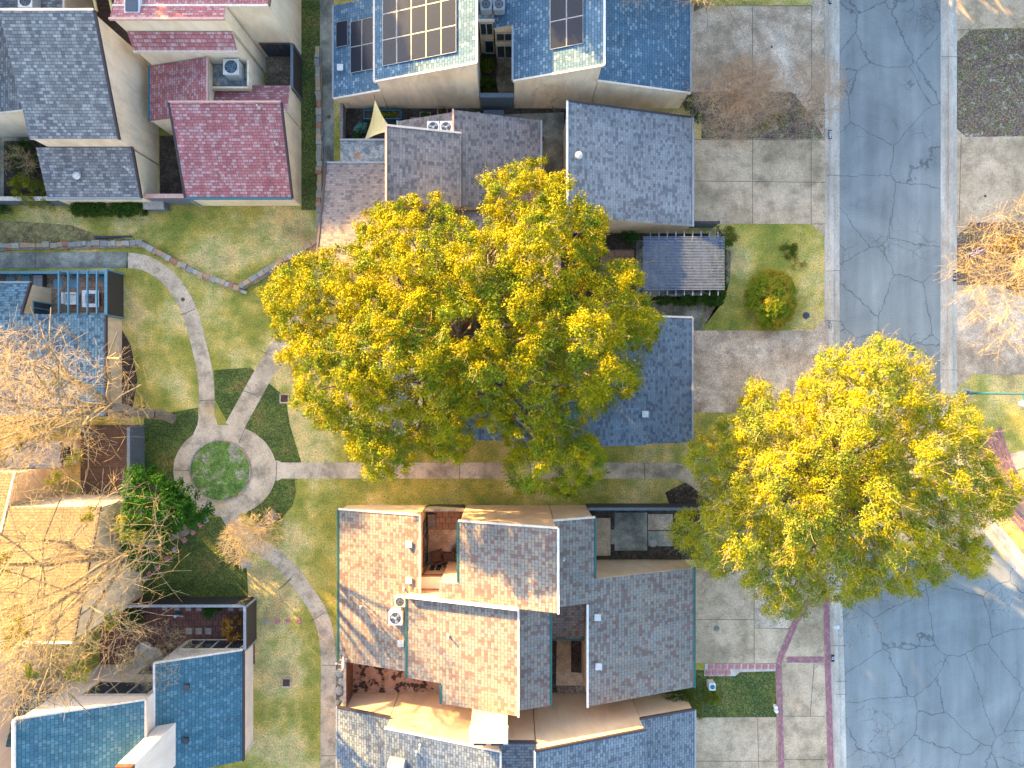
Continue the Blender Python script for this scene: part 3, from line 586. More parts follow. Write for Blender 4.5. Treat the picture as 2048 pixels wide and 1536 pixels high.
# J: bottom
hJ = house('grey blue shingled townhouse with long peach north wall, at the bottom edge of the photo', 1040, 1500)
zJ1 = plane('x', 693, 2.4, 800, 3.9); j1 = block(hJ, rect(693, 797.4, 1386, 1800), zJ1, 'Jx', 'tan', [(3, 'gut', 'gutter'), (0, 'dtrim', 'edge_trim')])
zJ2 = plane('x', 797, 5.3, 1002, 8.1); j2 = block(hJ, rect(798, 1002, 1386, 1800), zJ2, 'Jx', 'tan', [(0, 'trim', 'edge_trim'), (1, 'trim', 'edge_trim')])
for p in ((840, 1492), (833, 1506)): vent(j2, *p, zJ2, 'pipe')
gx, gy, z = onplane(795, 1528, zJ2); x, y, _ = g2w(gx, gy); MB().box(x-0.5, x+0.5, y-0.4, y+0.4, z-0.5, z+0.9).build('chimney', M['trim'], j2)
block(hJ, rect(1002.8, 1064.2, 1387, 1800), flat(7.0), 'Jy', 'tan', [(0, 'dtrim', 'edge_trim')])
zJ4 = plane('x', 1065, 8.1, 1261, 5.5); block(hJ, rect(1065, 1260.6, 1386, 1800), zJ4, 'Jx', 'tan', [(0, 'dtrim', 'edge_trim'), (3, 'wtrim', 'edge_trim')])
zJ5 = plane('x', 1261, 4.0, 1368, 2.7); block(hJ, rect(1261.3, 1368, 1387, 1800), zJ5, 'Jx', 'tan', [(0, 'dtrim', 'edge_trim'), (1, 'gut', 'gutter')])
# K: teal blue roofs and white walls
hK = house('white stucco townhouse with teal blue shingles beside the dark fenced patio, at the bottom left', 330, 1420)
zK1 = plane('x', 375, 4.4, 507, 2.2); k1 = block(hK, rect(375, 507, 1279, 1487), zK1, 'Kx', 'white_st', [(1, 'dtrim', 'gutter'), (3, 'wtrim', 'edge_trim'), (0, 'trim', 'edge_trim')])
for p in ((373, 1374), (372, 1481)): vent(k1, *p, zK1, 'dark')
zK2 = plane('x', 198, 8.3, 386, 5.6); k2 = block(hK, rect(198, 373, 1329, 1900), zK2, 'Kx', 'white_st', [(3, 'wtrim', 'edge_trim', 0.2), (1, 'trim', 'edge_trim'), (0, 'trim', 'edge_trim')])
zK3 = plane('y', 1355, 2.4, 1440, 3.6); block(hK, rect(86, 196, 1356, 1440), zK3, 'Ky', 'white_st', [(0, 'dtrim', 'gutter')])
window(hK, (385, 1278.2), (502, 1278.2), 0.2, 2.0, 1, 4, 'cream', 'glass_door')
window(hK, (250, 1328.2), (368, 1328.2), 3.0, 5.0, 1, 3, 'frame'); window(hK, (300, 1328.2), (368, 1328.2), 0.2, 2.0, 1, 2, 'frame')
x0, y0, _ = g2w(376, 1470); x1, y1, _ = g2w(404, 1392)
ch = MB(); ch.box(x0, x1, y0, y1, 0, 8.9); chm = ch.build('chimney', M['white_st'], hK)
cp = MB()
for q in ((x0, x1, y1-0.08, y1), (x0, x1, y0, y0+0.08), (x0, x0+0.08, y0+0.08, y1-0.08), (x1-0.08, x1, y0+0.08, y1-0.08)): cp.box(*q, 8.9, 9.25)
cp.build('chimney_cap', M['brown'], chm)
# L: tan roofs under the bare trees
hL = house('sunlit tan roofed townhouse behind the tall bare trees, on the left edge of the photo', 120, 1100)
zL1 = plane('y', 989, 5.3, 1199, 8.0); l1 = block(hL, rect(122, 284, 989, 1199), zL1, 'Ly', 'beige', [(1, 'dtrim', 'edge_trim'), (2, 'wtrim', 'edge_trim')])
zL2 = plane('y', 930, 4.6, 1216, 8.1); block(hL, rect(-200, 118, 930, 1212), zL2, 'Ly', 'beige', [(2, 'wtrim', 'edge_trim', 0.2), (1, 'trim', 'edge_trim')])
block(hL, rect(60, 161, 880, 927), flat(2.3), 'Ey', 'beige', [(1, 'dtrim', 'edge_trim')]); window(hL, (161.8, 890), (161.8, 915), 0.9, 1.9, -1, 1, 'dframe')
# M and N
hM = house('plain white walled house at the far left, in the bottom corner', 40, 1400, 'house', 'house')
block(hM, rect(-260, 84, 1240, 1900), flat(8.6), 'Ey', 'white_st', [(0, 'wtrim', 'edge_trim')])
hN = house('pale blue shingled townhouse with the beamed patio, on the left edge beside the lawn', 120, 720)
zN1 = plane('x', 40, 3.8, 244, 2.2); block(hN, rect(-200, 244, 638, 828), zN1, 'Nx', 'beige', [(1, 'dtrim', 'gutter')])
zN2 = plane('y', 577, 2.4, 636, 3.3); block(hN, rect(-200, 104, 577, 635), zN2, 'Ny', 'beige', [(0, 'gut', 'gutter'), (1, 'dtrim', 'edge_trim')])
window(hN, (104.8, 608), (104.8, 634), 0.1, 2.0, -1, 2, 'btrim', 'glass_door')
# neighbouring houses beyond the frame (they belong to the same rows)
for (x0, x1, y0, y1, za, zb, wh) in ((-900, -250, -200, 430, 6.5, 3, 'left of the upper left corner'), (-900, -300, 560, 1100, 4, 7, 'left of the bare trees'), (-700, 250, -900, -260, 7, 4, 'above the upper left corner'), (340, 640, -700, -200, 5.5, 5.5, 'above the red roofs')):
    hX = house('grey roofed neighbouring townhouse beyond the frame, ' + wh, (x0+x1)/2, (y0+y1)/2)
    hX['group'] = 'neighbouring houses beyond the frame'; block(hX, rect(x0, x1, y0, y1), plane('y', y0, za, y1, zb), 'Ay', 'beige')
M['stainpat'] = ground('stained_patio', [(0.3, (0.36, 0.2, 0.13)), (0.6, (0.42, 0.25, 0.17))], 0.8, [(0.38, 0.12), (0.46, 0.9), (0.6, 1.1)], 1.6, (0.85, 1.15), 10)
# ------------------------------------------------------------------ small things
def ac_unit(label, x, y, z, s=0.95, rz=0.0, col='metal', group='air conditioning units', bladecol='dmetal'):
    t = thing('air_conditioner', label, 'air conditioner', (x, y, z), group); h = s*0.85; r = s/2
    mb = MB(); c = 0.12*s; pts = [(-r+c, -r), (r-c, -r), (r, -r+c), (r, r-c), (r-c, r), (-r+c, r), (-r, r-c), (-r, -r+c)]
    mb.prism([(x+a, y+b) for a, b in pts], z, z+h*0.93); ro = 0.4*s
    ring = [(x+math.cos(a)*ro, y+math.sin(a)*ro) for a in [k*math.pi/12 for k in range(24)]]
    n = len(ring); out = []
    for k in range(24):
        a = k*math.pi/12; q = max(abs(math.cos(a)), abs(math.sin(a))); out.append((x+math.cos(a)/q*r*0.97, y+math.sin(a)/q*r*0.97))
    vs = [(a, b, z+h) for a, b in ring] + [(a, b, z+h) for a, b in out] + [(a, b, z+h*0.93) for a, b in ring] + [(a, b, z+h*0.93) for a, b in out]
    fs = [];
    for k in range(24):
        j = (k+1) % 24; fs += [(k, j, 24+j, 24+k), (k, 48+k, 48+j, j), (24+k, 24+j, 72+j, 72+k)]
    mb.add(vs, fs); mb.build('housing', M[col], t)
    MB().lathe((x, y, z+h*0.935), [(ro*0.99, 0), (ro*0.99, 0.012)], 24).build('fan_well', M['dmetal'], t)
    fb = MB(); fb.lathe((x, y, z+h*0.95), [(0.09*s, 0), (0.09*s, 0.05), (0.02, 0.06)], 12)
    for k in range(3):
        a = k*2.1+0.4; ca, sa = math.cos(a), math.sin(a); cb_, sb_ = math.cos(a+0.7), math.sin(a+0.7)
        fb.add([(x+ca*0.08*s, y+sa*0.08*s, z+h*0.96), (x+ca*ro*0.93, y+sa*ro*0.93, z+h*0.955), (x+cb_*ro*0.9, y+sb_*ro*0.9, z+h*0.985), (x+cb_*0.1*s, y+sb_*0.1*s, z+h*0.98)], [(0, 1, 2, 3)])
    fb.build('fan', M[bladecol], t, fix=False)
    gr = MB()
    for q in (0.35, 0.65, 0.98):
        k_ = 24
        for k in range(k_):
            a0, a1 = 2*math.pi*k/k_, 2*math.pi*(k+1)/k_; gr.beam((x+math.cos(a0)*ro*q, y+math.sin(a0)*ro*q, z+h), (x+math.cos(a1)*ro*q, y+math.sin(a1)*ro*q, z+h), 0.012, 0.012)
    for k in range(4):
        a = k*math.pi/4; gr.beam((x-math.cos(a)*ro*0.99, y-math.sin(a)*ro*0.99, z+h), (x+math.cos(a)*ro*0.99, y+math.sin(a)*ro*0.99, z+h), 0.014, 0.014)
    gr.build('grille', M['gut'], t)
    return t
def at(px, py, zf, dz=0.0):
    gx, gy, z = onplane(px, py, zf, dz); x, y, _ = g2w(gx, gy); return x, y, z
x, y, z = at(466, 138, flat(3.0), 0.6); ac_unit('white air conditioning unit in the sunken flat roof between red shingle roofs', x, y, 3.05, 1.05, bladecol='blue')
x, y, z = at(55, 4, flat(3.4), 0.6); ac_unit('white air conditioning unit cut by the top edge, above the big grey roof', x, y, 3.42, 0.95)
for px, lb in ((972, 'left of two grey air conditioning units on the ledge between the solar panel roofs'), (998, 'right of two grey air conditioning units on the ledge between the solar panel roofs')):
    x, y, z = at(px, 6, flat(4.75), 0.7); ac_unit(lb, x, y, 4.72, 0.72, col='gut')
for px, lb in ((866, 'left of the twin white fan units on the small mauve roof'), (892, 'right of the twin white fan units on the small mauve roof')):
    x, y, z = at(px, 253, zD2, 0.6); ac_unit(lb, x, y, z-0.75, 0.78, col='wtrim', bladecol='metal')
x, y, z = at(791, 1236, zI1, 0.6); ac_unit('large white air conditioning unit on the sunlit mottled roof', x, y, z-0.7, 0.9, col='wtrim', bladecol='metal')
x, y, z = at(800, 1203, zI1, 0.45); ac_unit('small beige air conditioning unit just above the large white one', x, y, z-0.5, 0.68, col='trim')
x, y, z = P(16, 1499, 3.0); ac_unit('grey fan unit beside the white wall at the left edge of the photo', x, y, 2.3, 0.8, col='metal', bladecol='metal')
MB().box(x-0.7, x+0.9, y-1.6, y+1.6, 0, 2.28).build('equipment_platform', M['membrane'])
props(bpy.data.objects['equipment_platform'], 'dull rusty platform carrying the grey fan unit at the left edge', 'platform')
# solar panels
def panels(zf, px0, py0, nc, nr, w_, l_, where, skip=()):
    gx0, gy0, _ = onplane(px0, py0, zf, 0.12)
    for r in range(nr):
        for c in range(nc):
            if (c, r) in skip: continue
            x0, y0, _ = g2w(gx0, gy0); x0 += c*w_; y0 += r*l_; x1 = x0+w_-0.03; y1 = y0+l_-0.03
            zz = lambda x, y: zf(x*S+1024, 768-y*S)+0.12
            nm = ['first', 'second', 'third', 'fourth', 'fifth']
            t = thing('solar_panel', 'dark solar panel, %s column, %s row of the %s' % (nm[c], ['lowest', 'second', 'third'][r], where), 'solar panel', (x0, y0, zz(x0, y0)), 'solar panels on the blue roofs')
            MB().prism([(x0, y0), (x1, y0), (x1, y1), (x0, y1)], lambda a, b: zz(a, b)-0.04, zz).build('frame', M['metal'], t)
            q = 0.014
            MB().prism([(x0+q, y0+q), (x1-q, y0+q), (x1-q, y1-q), (x0+q, y1-q)], zz, lambda a, b: zz(a, b)+0.004).build('cell_sheet', M['cells'], t)
            MB().tube((x0+0.1, (y0+y1)/2, zz(x0+0.1, y0)-0.16), (x1-0.1, (y0+y1)/2, zz(x1-0.1, y0)-0.16), 0.03, 0.03, 6).build('mounting_rail', M['gut'], t)
def cellmat():
    m, t, b = mat('solar_cell'); v = coords(t)
    br = N(t, 'ShaderNodeTexBrick', _Scale=1.0, _Mortar_Size=0.004); br.offset = 0.0
    br.inputs['Brick Width'].default_value = 0.16; br.inputs['Row Height'].default_value = 0.055
    br.inputs['Color1'].default_value = (0.012, 0.016, 0.03, 1); br.inputs['Color2'].default_value = (0.016, 0.02, 0.035, 1); br.inputs['Mortar'].default_value = (0.03, 0.035, 0.05, 1)
    t.links.new(v, br.inputs['Vector']); t.links.new(br.outputs['Color'], b.inputs['Base Color'])
    b.inputs['Roughness'].default_value = 0.2; b.inputs['Specular IOR Level'].default_value = 0.22; return m
M['cells'] = cellmat()
panels(zC2, 765, 132, 5, 3, 0.955, 1.62, 'large left array')
panels(zC1, 672, 95, 1, 1, 0.87, 1.7, 'single panel set by the gutter')
panels(zC1, 701, 146, 2, 2, 0.82, 1.7, 'small shaded array beside it')
panels(zC3, 1100, 99, 2, 3, 0.99, 1.7, 'narrow right array')
for hh, gx, gy, z_, mk in ((hC, 1359.5, 214, 2.7, 'gut'), (hD, 1367.5, 462, 2.2, 'gut'), (hI, 1370.5, 1340, 2.2, 'gtrim'), (hI, 692.5, 1014, 2.0, 'gtrim'), (hG, 1366.5, 874, 2.2, 'gut'), (hN, 245.5, 824, 2.0, 'dtrim'), (hK, 508.5, 1483, 2.0, 'wtrim'), (hB, 410, 418.5, 2.2, 'gut')):
    x, y, _ = g2w(gx, gy); MB().tube((x, y, 0), (x, y, z_), 0.045, 0.045, 6).build('downspout', M[mk], hh)
# fences and low walls
def fence(name, label, g0, g1, h, m, capm='wood', thick=0.08, cat='fence', posts=True, side=1):
    a = Vector(g2w(*g0)[:2]); b = Vector(g2w(*g1)[:2]); L = (b-a).length; d = (b-a)/L
    t = thing(name, label, cat, (*a, 0))
    MB().beam((*a, h/2-0.02), (*b, h/2-0.02), thick, h-0.04).build('panel', M[m], t)
    MB().beam((*(a-d*0.05), h), (*(b+d*0.05), h), thick+0.1, 0.06).build('cap_rail', M[capm], t)
    if posts:
        n = max(1, int(L/2.4))
        for k in range(n+1):
            q = a + d*(L*k/n) + Vector((-d.y, d.x))*(thick/2+0.04)*side; MB().box(q.x-0.05, q.x+0.05, q.y-0.05, q.y+0.05, 0, h-0.04).build('post', M[capm], t)
    return t
fence('fence', 'dark grey fence closing the small courtyard of the red roofed house', (603, 118), (603, 202), 2.2, 'fence_dy', 'fence_b')
fence('garden_wall', 'low blue grey wall closing the planted courtyard between the solar roofs', (962, 216), (1027, 216), 2.2, 'fence_b', 'fence_b', 0.2, 'wall', False)
fence('fence', 'dark fence with weathered cap north of the tiled courtyard', (857, 1010), (930, 1010), 2.0, 'fence_d', 'wood', side=-1)
fence('fence', 'long dark fence between the lawn and the concrete side yard', (1172, 1008), (1400, 1008), 2.0, 'fence_d', 'fence_b', side=-1)
fence('fence', 'brown board fence beside the rocks and the curved path', (705, 1300), (705, 1384), 2.3, 'brown', 'wood')
fence('fence', 'dark green fence along the shaded lawn, north side of the brick patio', (284, 1195), (508, 1195), 1.9, 'fence_d', 'gut', side=-1)
fence('fence', 'dark slatted fence on the east side of the brick patio', (512, 1195), (512, 1278), 2.1, 'fence_dy', 'gut', side=1)
fence('fence', 'dark corrugated fence east of the beamed patio', (246, 549), (246, 636), 2.1, 'fence_dy', 'btrim', side=1)
fence('fence', 'low blue fence between the beamed patio and the path', (-100, 549), (243, 549), 0.9, 'btrim', 'btrim', side=-1)
fence('fence', 'dark blue fence east of the wooden deck, beside the leaning tree trunk', (288, 852), (288, 945), 2.0, 'fence_b', 'fence_b', 0.1)
fence('fence', 'grey board fence at the west end of the narrow planted yard', (691, 222), (691, 303), 1.2, 'wood', 'wood')
fence('garden_wall', 'long low wall under the yellow bush, west of the clipped hedge', (-100, 409), (142, 409), 1.6, 'fence_b', 'trim', 0.18, 'wall', False)
fence('garden_wall', 'low dark wall with pink cap between the grey and red roofs', (319, 407), (404, 407), 2.0, 'fence_b', 'ptrim', 0.18, 'wall', False)
fence('fence', 'black metal fence with gate behind the slatted pergola', (1370, 455), (1425, 455), 1.6, 'fence_b', 'dtrim', 0.06)
fence('fence', 'low grey fence along the hedge south of the slatted pergola', (1290, 596), (1430, 592), 1.3, 'fence_b', 'wood', 0.08)
# courtyard floors
def floor(name, poly, m, z=0.03, label=None): return sheet(name, poly, z, m)
floor('courtyard_floor', rect(532, 600, 112, 206), 'gravel'); floor('courtyard_floor', rect(320, 404, 272, 406), 'soil')
floor('courtyard_floor', rect(-100, 142, 274, 408), 'stain'); floor('courtyard_soil', rect(8, 142, 282, 405), 'soil', 0.035)
floor('courtyard_floor', rect(962, 1027, 107, 215), 'soil'); floor('courtyard_flags', [(990, 107), (1027, 107), (1027, 214), (992, 214), (998, 190), (992, 160), (996, 130)], 'flag', 0.035)
floor('yard_floor', rect(692, 1180, 217, 305), 'soil', 0.02); floor('yard_path', [(820, 235), (1128, 225), (1125, 350), (1085, 350), (1080, 276), (830, 290)], 'stain', 0.026)
floor('yard_floor', rect(1078, 1126, 300, 480), 'soil', 0.02); floor('yard_floor', rect(1110, 1420, 467, 604), 'soil', 0.016); floor('yard_path', [(1200, 500), (1268, 500), (1268, 560), (1200, 560)], 'tilep', 0.03)
floor('pergola_floor', rect(1272, 1428, 480, 592), 'stain', 0.024)
floor('courtyard_tiles', rect(855, 932, 1011, 1059), 'tilep'); floor('courtyard_floor', rect(855, 932, 1059, 1127), 'aggr')
floor('side_yard_soil', rect(1172, 1400, 1010, 1119), 'soil', 0.02); floor('side_yard_slab', rect(1180, 1221, 1036, 1111), 'conc', 0.035)
floor('side_yard_slab', [(1229, 1025), (1294, 1025), (1294, 1101), (1229, 1101), (1229, 1088), (1222, 1088), (1222, 1059), (1229, 1059)], 'stain', 0.038)
floor('side_yard_slab', rect(1296, 1345, 1028, 1060), 'aggr', 0.035); floor('side_yard_slab', rect(1296, 1345, 1062, 1092), 'stain', 0.035)
floor('courtyard_floor', rect(1092, 1162, 1254, 1385), 'soil', 0.02); floor('courtyard_path', [(1114, 1254), (1142, 1254), (1142, 1344), (1170, 1346), (1170, 1371), (1112, 1371)], 'conc', 0.035)
floor('courtyard_gravel', rect(1114, 1170, 1372, 1386), 'gravel', 0.04)
floor('courtyard_floor', rect(706, 900, 1297, 1385), 'stainpat', 0.03)
floor('rock_bed', rect(672, 704, 1320, 1420), 'gravel', 0.02)
floor('patio_floor', rect(200, 510, 1197, 1328), 'brickpat'); floor('patio_floor', rect(-100, 244, 550, 637), 'gravel', 0.03); floor('patio_bricks', rect(136, 244, 560, 628), 'tilep', 0.035)
floor('patio_floor', rect(162, 286, 850, 988), 'deck', 0.06); floor('patio_floor', rect(188, 338, -100, 140), 'deck', 0.04)
# stone retaining wall
sw = MB()
for pts in ([(-120, 494), (0, 494), (130, 491), (284, 487)], [(286, 489), (330, 512), (400, 548), (474, 575), (480, 575)], [(483, 573), (540, 540), (640, 481)], [(639, 478), (641, 300), (637, 104)]):
    stones(sw, pts, 1, 0.42, 0.36, 0.42, 0.07, 0.45)
    stones(sw, [(x + 3, y + 5) for x, y in pts], 1, 0.5, 0.22, 0.2, 0.07, 0.45)
props(sw.build('stone_wall', M['stone']), 'zigzag dry stone retaining wall of buff and rust stones edging the lawn', 'stone wall')
rk = random.Random(3)
for k, (px, py) in enumerate([(680, 1345), (686, 1362), (679, 1380), (688, 1398), (677, 1408), (1305, 1085)]):
    x, y, _ = g2w(px, py); mb = MB(); mb.lathe((x, y, 0), [(0.28, 0), (0.33, 0.08), (0.26, 0.18), (0.1, 0.22)], 7)
    props(mb.build('rock', M['stone'], smooth=False, loc=(x, y, 0)), '%s of the pale flat rocks beside the brown fence' % ['northernmost', 'second', 'middle', 'fourth', 'southernmost', ''][k] if k < 5 else 'pale rock in the side yard near the fence', 'rock', 'rocks beside the brown fence' if k < 5 else None)
# stepping stones and pavers
def paverthing(px, py, m, label, group, s=0.36, a=0.0, name='stepping_stone'):
    x, y, _ = g2w(px, py); o = MB().rbox(x, y, 0.03, s, s, 0.06, a).build(name, M[m], loc=(x, y, 0)); return props(o, label, 'paver', group)
sp = [(412, 1040, 'greyp'), (401, 1049, 'pinkp'), (386, 1064, 'pinkp'), (369, 1080, 'pinkp'), (350, 1099, 'greyp'), (334, 1118, 'pinkp'), (315, 1136, 'pinkp'), (299, 1148, 'pinkp'), (290, 1158, 'greyp')]
od = ['nearest', 'second', 'third', 'fourth', 'fifth', 'sixth', 'seventh', 'eighth', 'ninth']
for k, (px, py, m) in enumerate(sp):
    paverthing(px, py, m, '%s stepping stone on dark grass, %s counting from the ring path' % ('pink' if m == 'pinkp' else 'grey', od[k]), 'diagonal stepping stones', 0.34, 0.6+0.1*math.sin(k))
for k, (px, py, m) in enumerate([(535, 1242, 'greyp'), (555, 1243, 'pinkp'), (576, 1241, 'pinkp'), (598, 1241, 'pinkp')]):
    paverthing(px, py, m, ['grey square stone nearest the dark patio fence', 'pink stepping stone next to the grey one by the patio fence', 'middle pink stepping stone on the pale lawn', 'pink stepping stone nearest the curved path'][k], 'stepping stones on the pale lawn', 0.3, 0.15*k)
for k in range(10):
    paverthing(1421+13.6*k, 1333, 'pinkp', 'pink square paver in the upper row by the concrete driveway, %s from the house' % (od+['tenth'])[k], 'pink pavers beside the driveway', 0.34, 0.0, 'paver')
for k in range(4):
    paverthing(1416+13.2*k, 1344.5, 'pinkp', 'pink paver in the short lower row above the leafy bed, %s from the house' % od[k], 'pink pavers beside the driveway', 0.34, 0.05*k, 'paver')
floor('gravel_strip', [(1410, 1327), (1551, 1327), (1551, 1342), (1480, 1344), (1470, 1352), (1408, 1352)], 'curb', 0.018)
paverthing(491, 1126, 'greyp', 'large tan paving slab at the corner of the shaded lawn', None, 0.7, 0.15, 'paving_slab')
for k, px in enumerate((447, 467, 486)):
    paverthing(px-72+72*0.0+3, 1262, 'greyp', '%s of the pale pavers in front of the patio windows' % ['leftmost', 'middle', 'rightmost'][k], 'patio pavers', 0.42, 0, 'paver')
for k, (px, py) in enumerate([(326, 1213), (350, 1213), (373, 1214), (394, 1214), (458, 1214), (480, 1214)]):
    paverthing(px+4, py+2, 'greyp', 'grey paver %s from the left under the north fence of the brick patio' % ['first', 'second', 'third', 'fourth', 'fifth', 'sixth'][k], 'patio pavers', 0.36, 0, 'paver')
for k, (px, py) in enumerate([(22, 562), (52, 560), (117, 567), (150, 567)]):
    paverthing(px, py, 'btrim', 'blue grey slab %s from the left on the gravel of the beamed patio' % ['first', 'second', 'third', 'fourth'][k], 'slabs in the beamed patio', 0.6, 0, 'paving_slab')
# drains and covers
def drain(px, py, label):
    x, y, _ = g2w(px, py); t = thing('drain_grate', label, 'drain', (x, y, 0)); mb = MB(); r = 0.33
    for q in ((x-r, x+r, y+r-0.08, y+r), (x-r, x+r, y-r, y-r+0.08), (x-r, x-r+0.08, y-r+0.08, y+r-0.08), (x+r-0.08, x+r, y-r+0.08, y+r-0.08)): mb.box(*q, 0, 0.06)
    mb.build('surround', M['path'], t); g = MB(); g.box(x-0.25, x+0.25, y-0.25, y+0.25, 0.0, 0.02); g.build('pit', M['black'], t)
    g = MB()
    for k in range(6): q = x-0.22+k*0.088; g.box(q-0.02, q+0.02, y-0.25, y+0.25, 0.02, 0.05)
    g.box(x-0.25, x+0.25, y-0.02, y+0.02, 0.051, 0.06); g.build('grate', M['brown'], t)
drain(569, 797, 'square rusty drain grate beside the yellow oak on the dark bed edge'); drain(573, 1365, 'square rusty drain grate in the pale lawn west of the curved path')
def disc(px, py, r, m, label, cat='manhole cover', name='manhole_cover', z=0.03):
    x, y, _ = g2w(px, py); mb = MB(); mb.lathe((x, y, 0), [(r, 0), (r, z), (r*0.85, z+0.012), (r*0.2, z+0.012)], 20)
    return props(mb.build(name, M[m], loc=(x, y, 0)), label, cat)
disc(366, 599, 0.14, 'brown', 'small round brown cover set in the curved path'); disc(1612, 631, 0.24, 'dmetal', 'dark round cover on the lawn by the round bush')
disc(1433, 1257, 0.2, 'stain', 'round dark patch cover in the lower concrete driveway'); disc(1543, 94, 0.08, 'dmetal', 'tiny dark cap in the upper driveway'); disc(1970, 392, 0.09, 'brown', 'tiny dark cap in the driveway across the street')
disc(1539, 1229, 0.08, 'dmetal', 'tiny dark cap beside the brick strip'); disc(658, 234, 0.13, 'brown', 'small dark cover set in the mossy side path')
disc(1610, 258+0, 0.01, 'brown', 'x') if False else None
# house numbers painted on the kerb
def number(px, py, txt, where, rot=-math.pi/2, long=0.62, wide=0.22):
    x, y, _ = g2w(px, py); t = thing('kerb_number', 'black kerb plate with a painted number, ' + where, 'house number', (x, y, 0.125))
    MB().rbox(x, y, 0.127, long, wide, 0.012, rot).build('plate', M['black'], t)
    cu = bpy.data.curves.new('txt', 'FONT'); cu.body = txt; cu.size = 0.24; cu.align_x = 'CENTER'; cu.align_y = 'CENTER'; cu.extrude = 0.002; cu.offset = 0.004
    o = bpy.data.objects.new('txt', cu); COL.objects.link(o); bpy.context.view_layer.update()
    me = bpy.data.meshes.new_from_object(o.evaluated_get(bpy.context.evaluated_depsgraph_get())); bpy.data.objects.remove(o)
    me.materials.clear(); me.materials.append(M['whitep']); d = bpy.data.objects.new('digits', me); COL.objects.link(d); d.parent = t; d.location = (0, 0, 0.012); d.rotation_euler = (0, 0, rot)
number(1659, 270, '0384', 'below the planting bed of reddish shrubs'); number(1659, 650, '7241', 'at the corner of the pink driveway', long=0.46); number(1907, 558, '6', 'on the far side of the street', long=0.35); number(1664, 1315, '72', 'beside the brick strips', long=0.5); number(1659, 1, '0347', 'cut by the top edge')
MB().rbox(*g2w(1907, 545)[:2], 0.13, 0.16, 0.3, 0.012).build('kerb_paint', M['greenp']); props(bpy.data.objects['kerb_paint'], 'dark green paint patch on the kerb above the number', 'paint mark')
# shade sail
def tri_sail():
    c = [Vector(P(750, 200, 2.9)), Vector(P(786, 262, 2.6)), Vector(P(729, 281, 1.8))]; n = 10; vs = []; fs = []; idx = {}
    cen = (c[0]+c[1]+c[2])/3
    for i in range(n+1):
        for j in range(n+1-i):
            a, b = i/n, j/n; k = 1-a-b; p = c[0]*k + c[1]*a + c[2]*b
            e = (a*b*(1-k) + b*k*(1-a) + k*a*(1-b)); edge = 4*max(a*b if k < 1e-6 else 0, b*k if a < 1e-6 else 0, a*k if b < 1e-6 else 0)
            q = 0.16*(4*a*b*(1-k)**2*(k < 1) + 4*b*k*(1-a)**2 + 4*a*k*(1-b)**2)*(1-27*a*b*k*0.9); p = p.lerp(cen, max(0, min(q, 0.3))); p.z -= a*b*k*6
            idx[(i, j)] = len(vs); vs.append(p)
    for i in range(n):
        for j in range(n-i):
            fs.append((idx[(i, j)], idx[(i+1, j)], idx[(i, j+1)]))
            if j < n-i-1: fs.append((idx[(i+1, j)], idx[(i+1, j+1)], idx[(i, j+1)]))
    t = thing('shade_sail', 'triangular mustard yellow shade sail stretched over the narrow yard', 'shade sail', tuple(c[2]))
    o = MB().add(vs, fs).build('cloth', M['sail'], t, fix=False); o.modifiers.new('s', 'SOLIDIFY').thickness = 0.01
    for q, e in ((0, P(748, 190, 3.4)), (2, (c[2].x-0.2, c[2].y-0.3, 1.5))): MB().tube(c[q], e, 0.015, 0.015, 6).build('rope', M['dmetal'], t)
tri_sail()
# planters, pots and plants
def pot(px, py, r, h, m, label, plant=None, z=0.0, name='plant_pot', n=16):
    x, y, _ = g2w(px, py); t = thing(name, label, 'plant pot', (x, y, z))
    MB().lathe((x, y, z), [(r*0.7, 0), (r, h), (r*0.86, h), (r*0.8, h-0.06)], n).build('pot', M[m], t)
    MB().lathe((x, y, z+h-0.07), [(r*0.8, 0), (r*0.6, 0.02)], n).build('potting_soil', M['soil'], t); return t
def trough(px, py, lx, ly, h, m, label, z0=0):
    x, y, _ = g2w(px, py); t = thing('planter', label, 'planter', (x, y, z0)); mb = MB(); q = 0.06
    for b in ((x-lx/2, x+lx/2, y+ly/2-q, y+ly/2), (x-lx/2, x+lx/2, y-ly/2, y-ly/2+q), (x-lx/2, x-lx/2+q, y-ly/2+q, y+ly/2-q), (x+lx/2-q, x+lx/2, y-ly/2+q, y+ly/2-q)): mb.box(*b, z0, z0+h)
    mb.build('trough', M[m], t); MB().box(x-lx/2+q, x+lx/2-q, y-ly/2+q, y+ly/2-q, z0, z0+h*0.8).build('potting_soil', M['soil'], t); return t, (x, y, z0+h*0.8)
tr1, tp1 = trough(768, 235, 2.6, 0.65, 0.6, 'blue', 'long blue metal trough planter at the foot of the stained wall')
tr2, tp2 = trough(851, 234, 0.75, 0.5, 0.3, 'wood', 'low pale planter box right of the long blue trough'); tr3, tp3 = trough(886, 228, 0.7, 0.5, 0.5, 'pinkp', 'red framed plant box against the stained wall')
tr4, tp4 = trough(1133-30, 1370+9, 0.1, 0.1, 0.1, 'wood', 'x') if False else (None, None)
pot(1082, 282, 0.24, 0.45, 'terra', 'terracotta pot beside the east edge of the mauve roof'); pot(303, 1344, 0.24, 0.4, 'greyp', 'round stone pot near the white parapet on the brick patio')
pot(940, 233, 0.26, 0.5, 'greenlid' if 'greenlid' in M else 'magnp' if 'magnp' in M else 'greenp', 'bright green bin by the narrow yard wall', name='bin')
pot(957, 233, 0.2, 0.35, 'yellowp' if 'yellowp' in M else 'sail', 'small yellow bin next to the green one', name='bin')
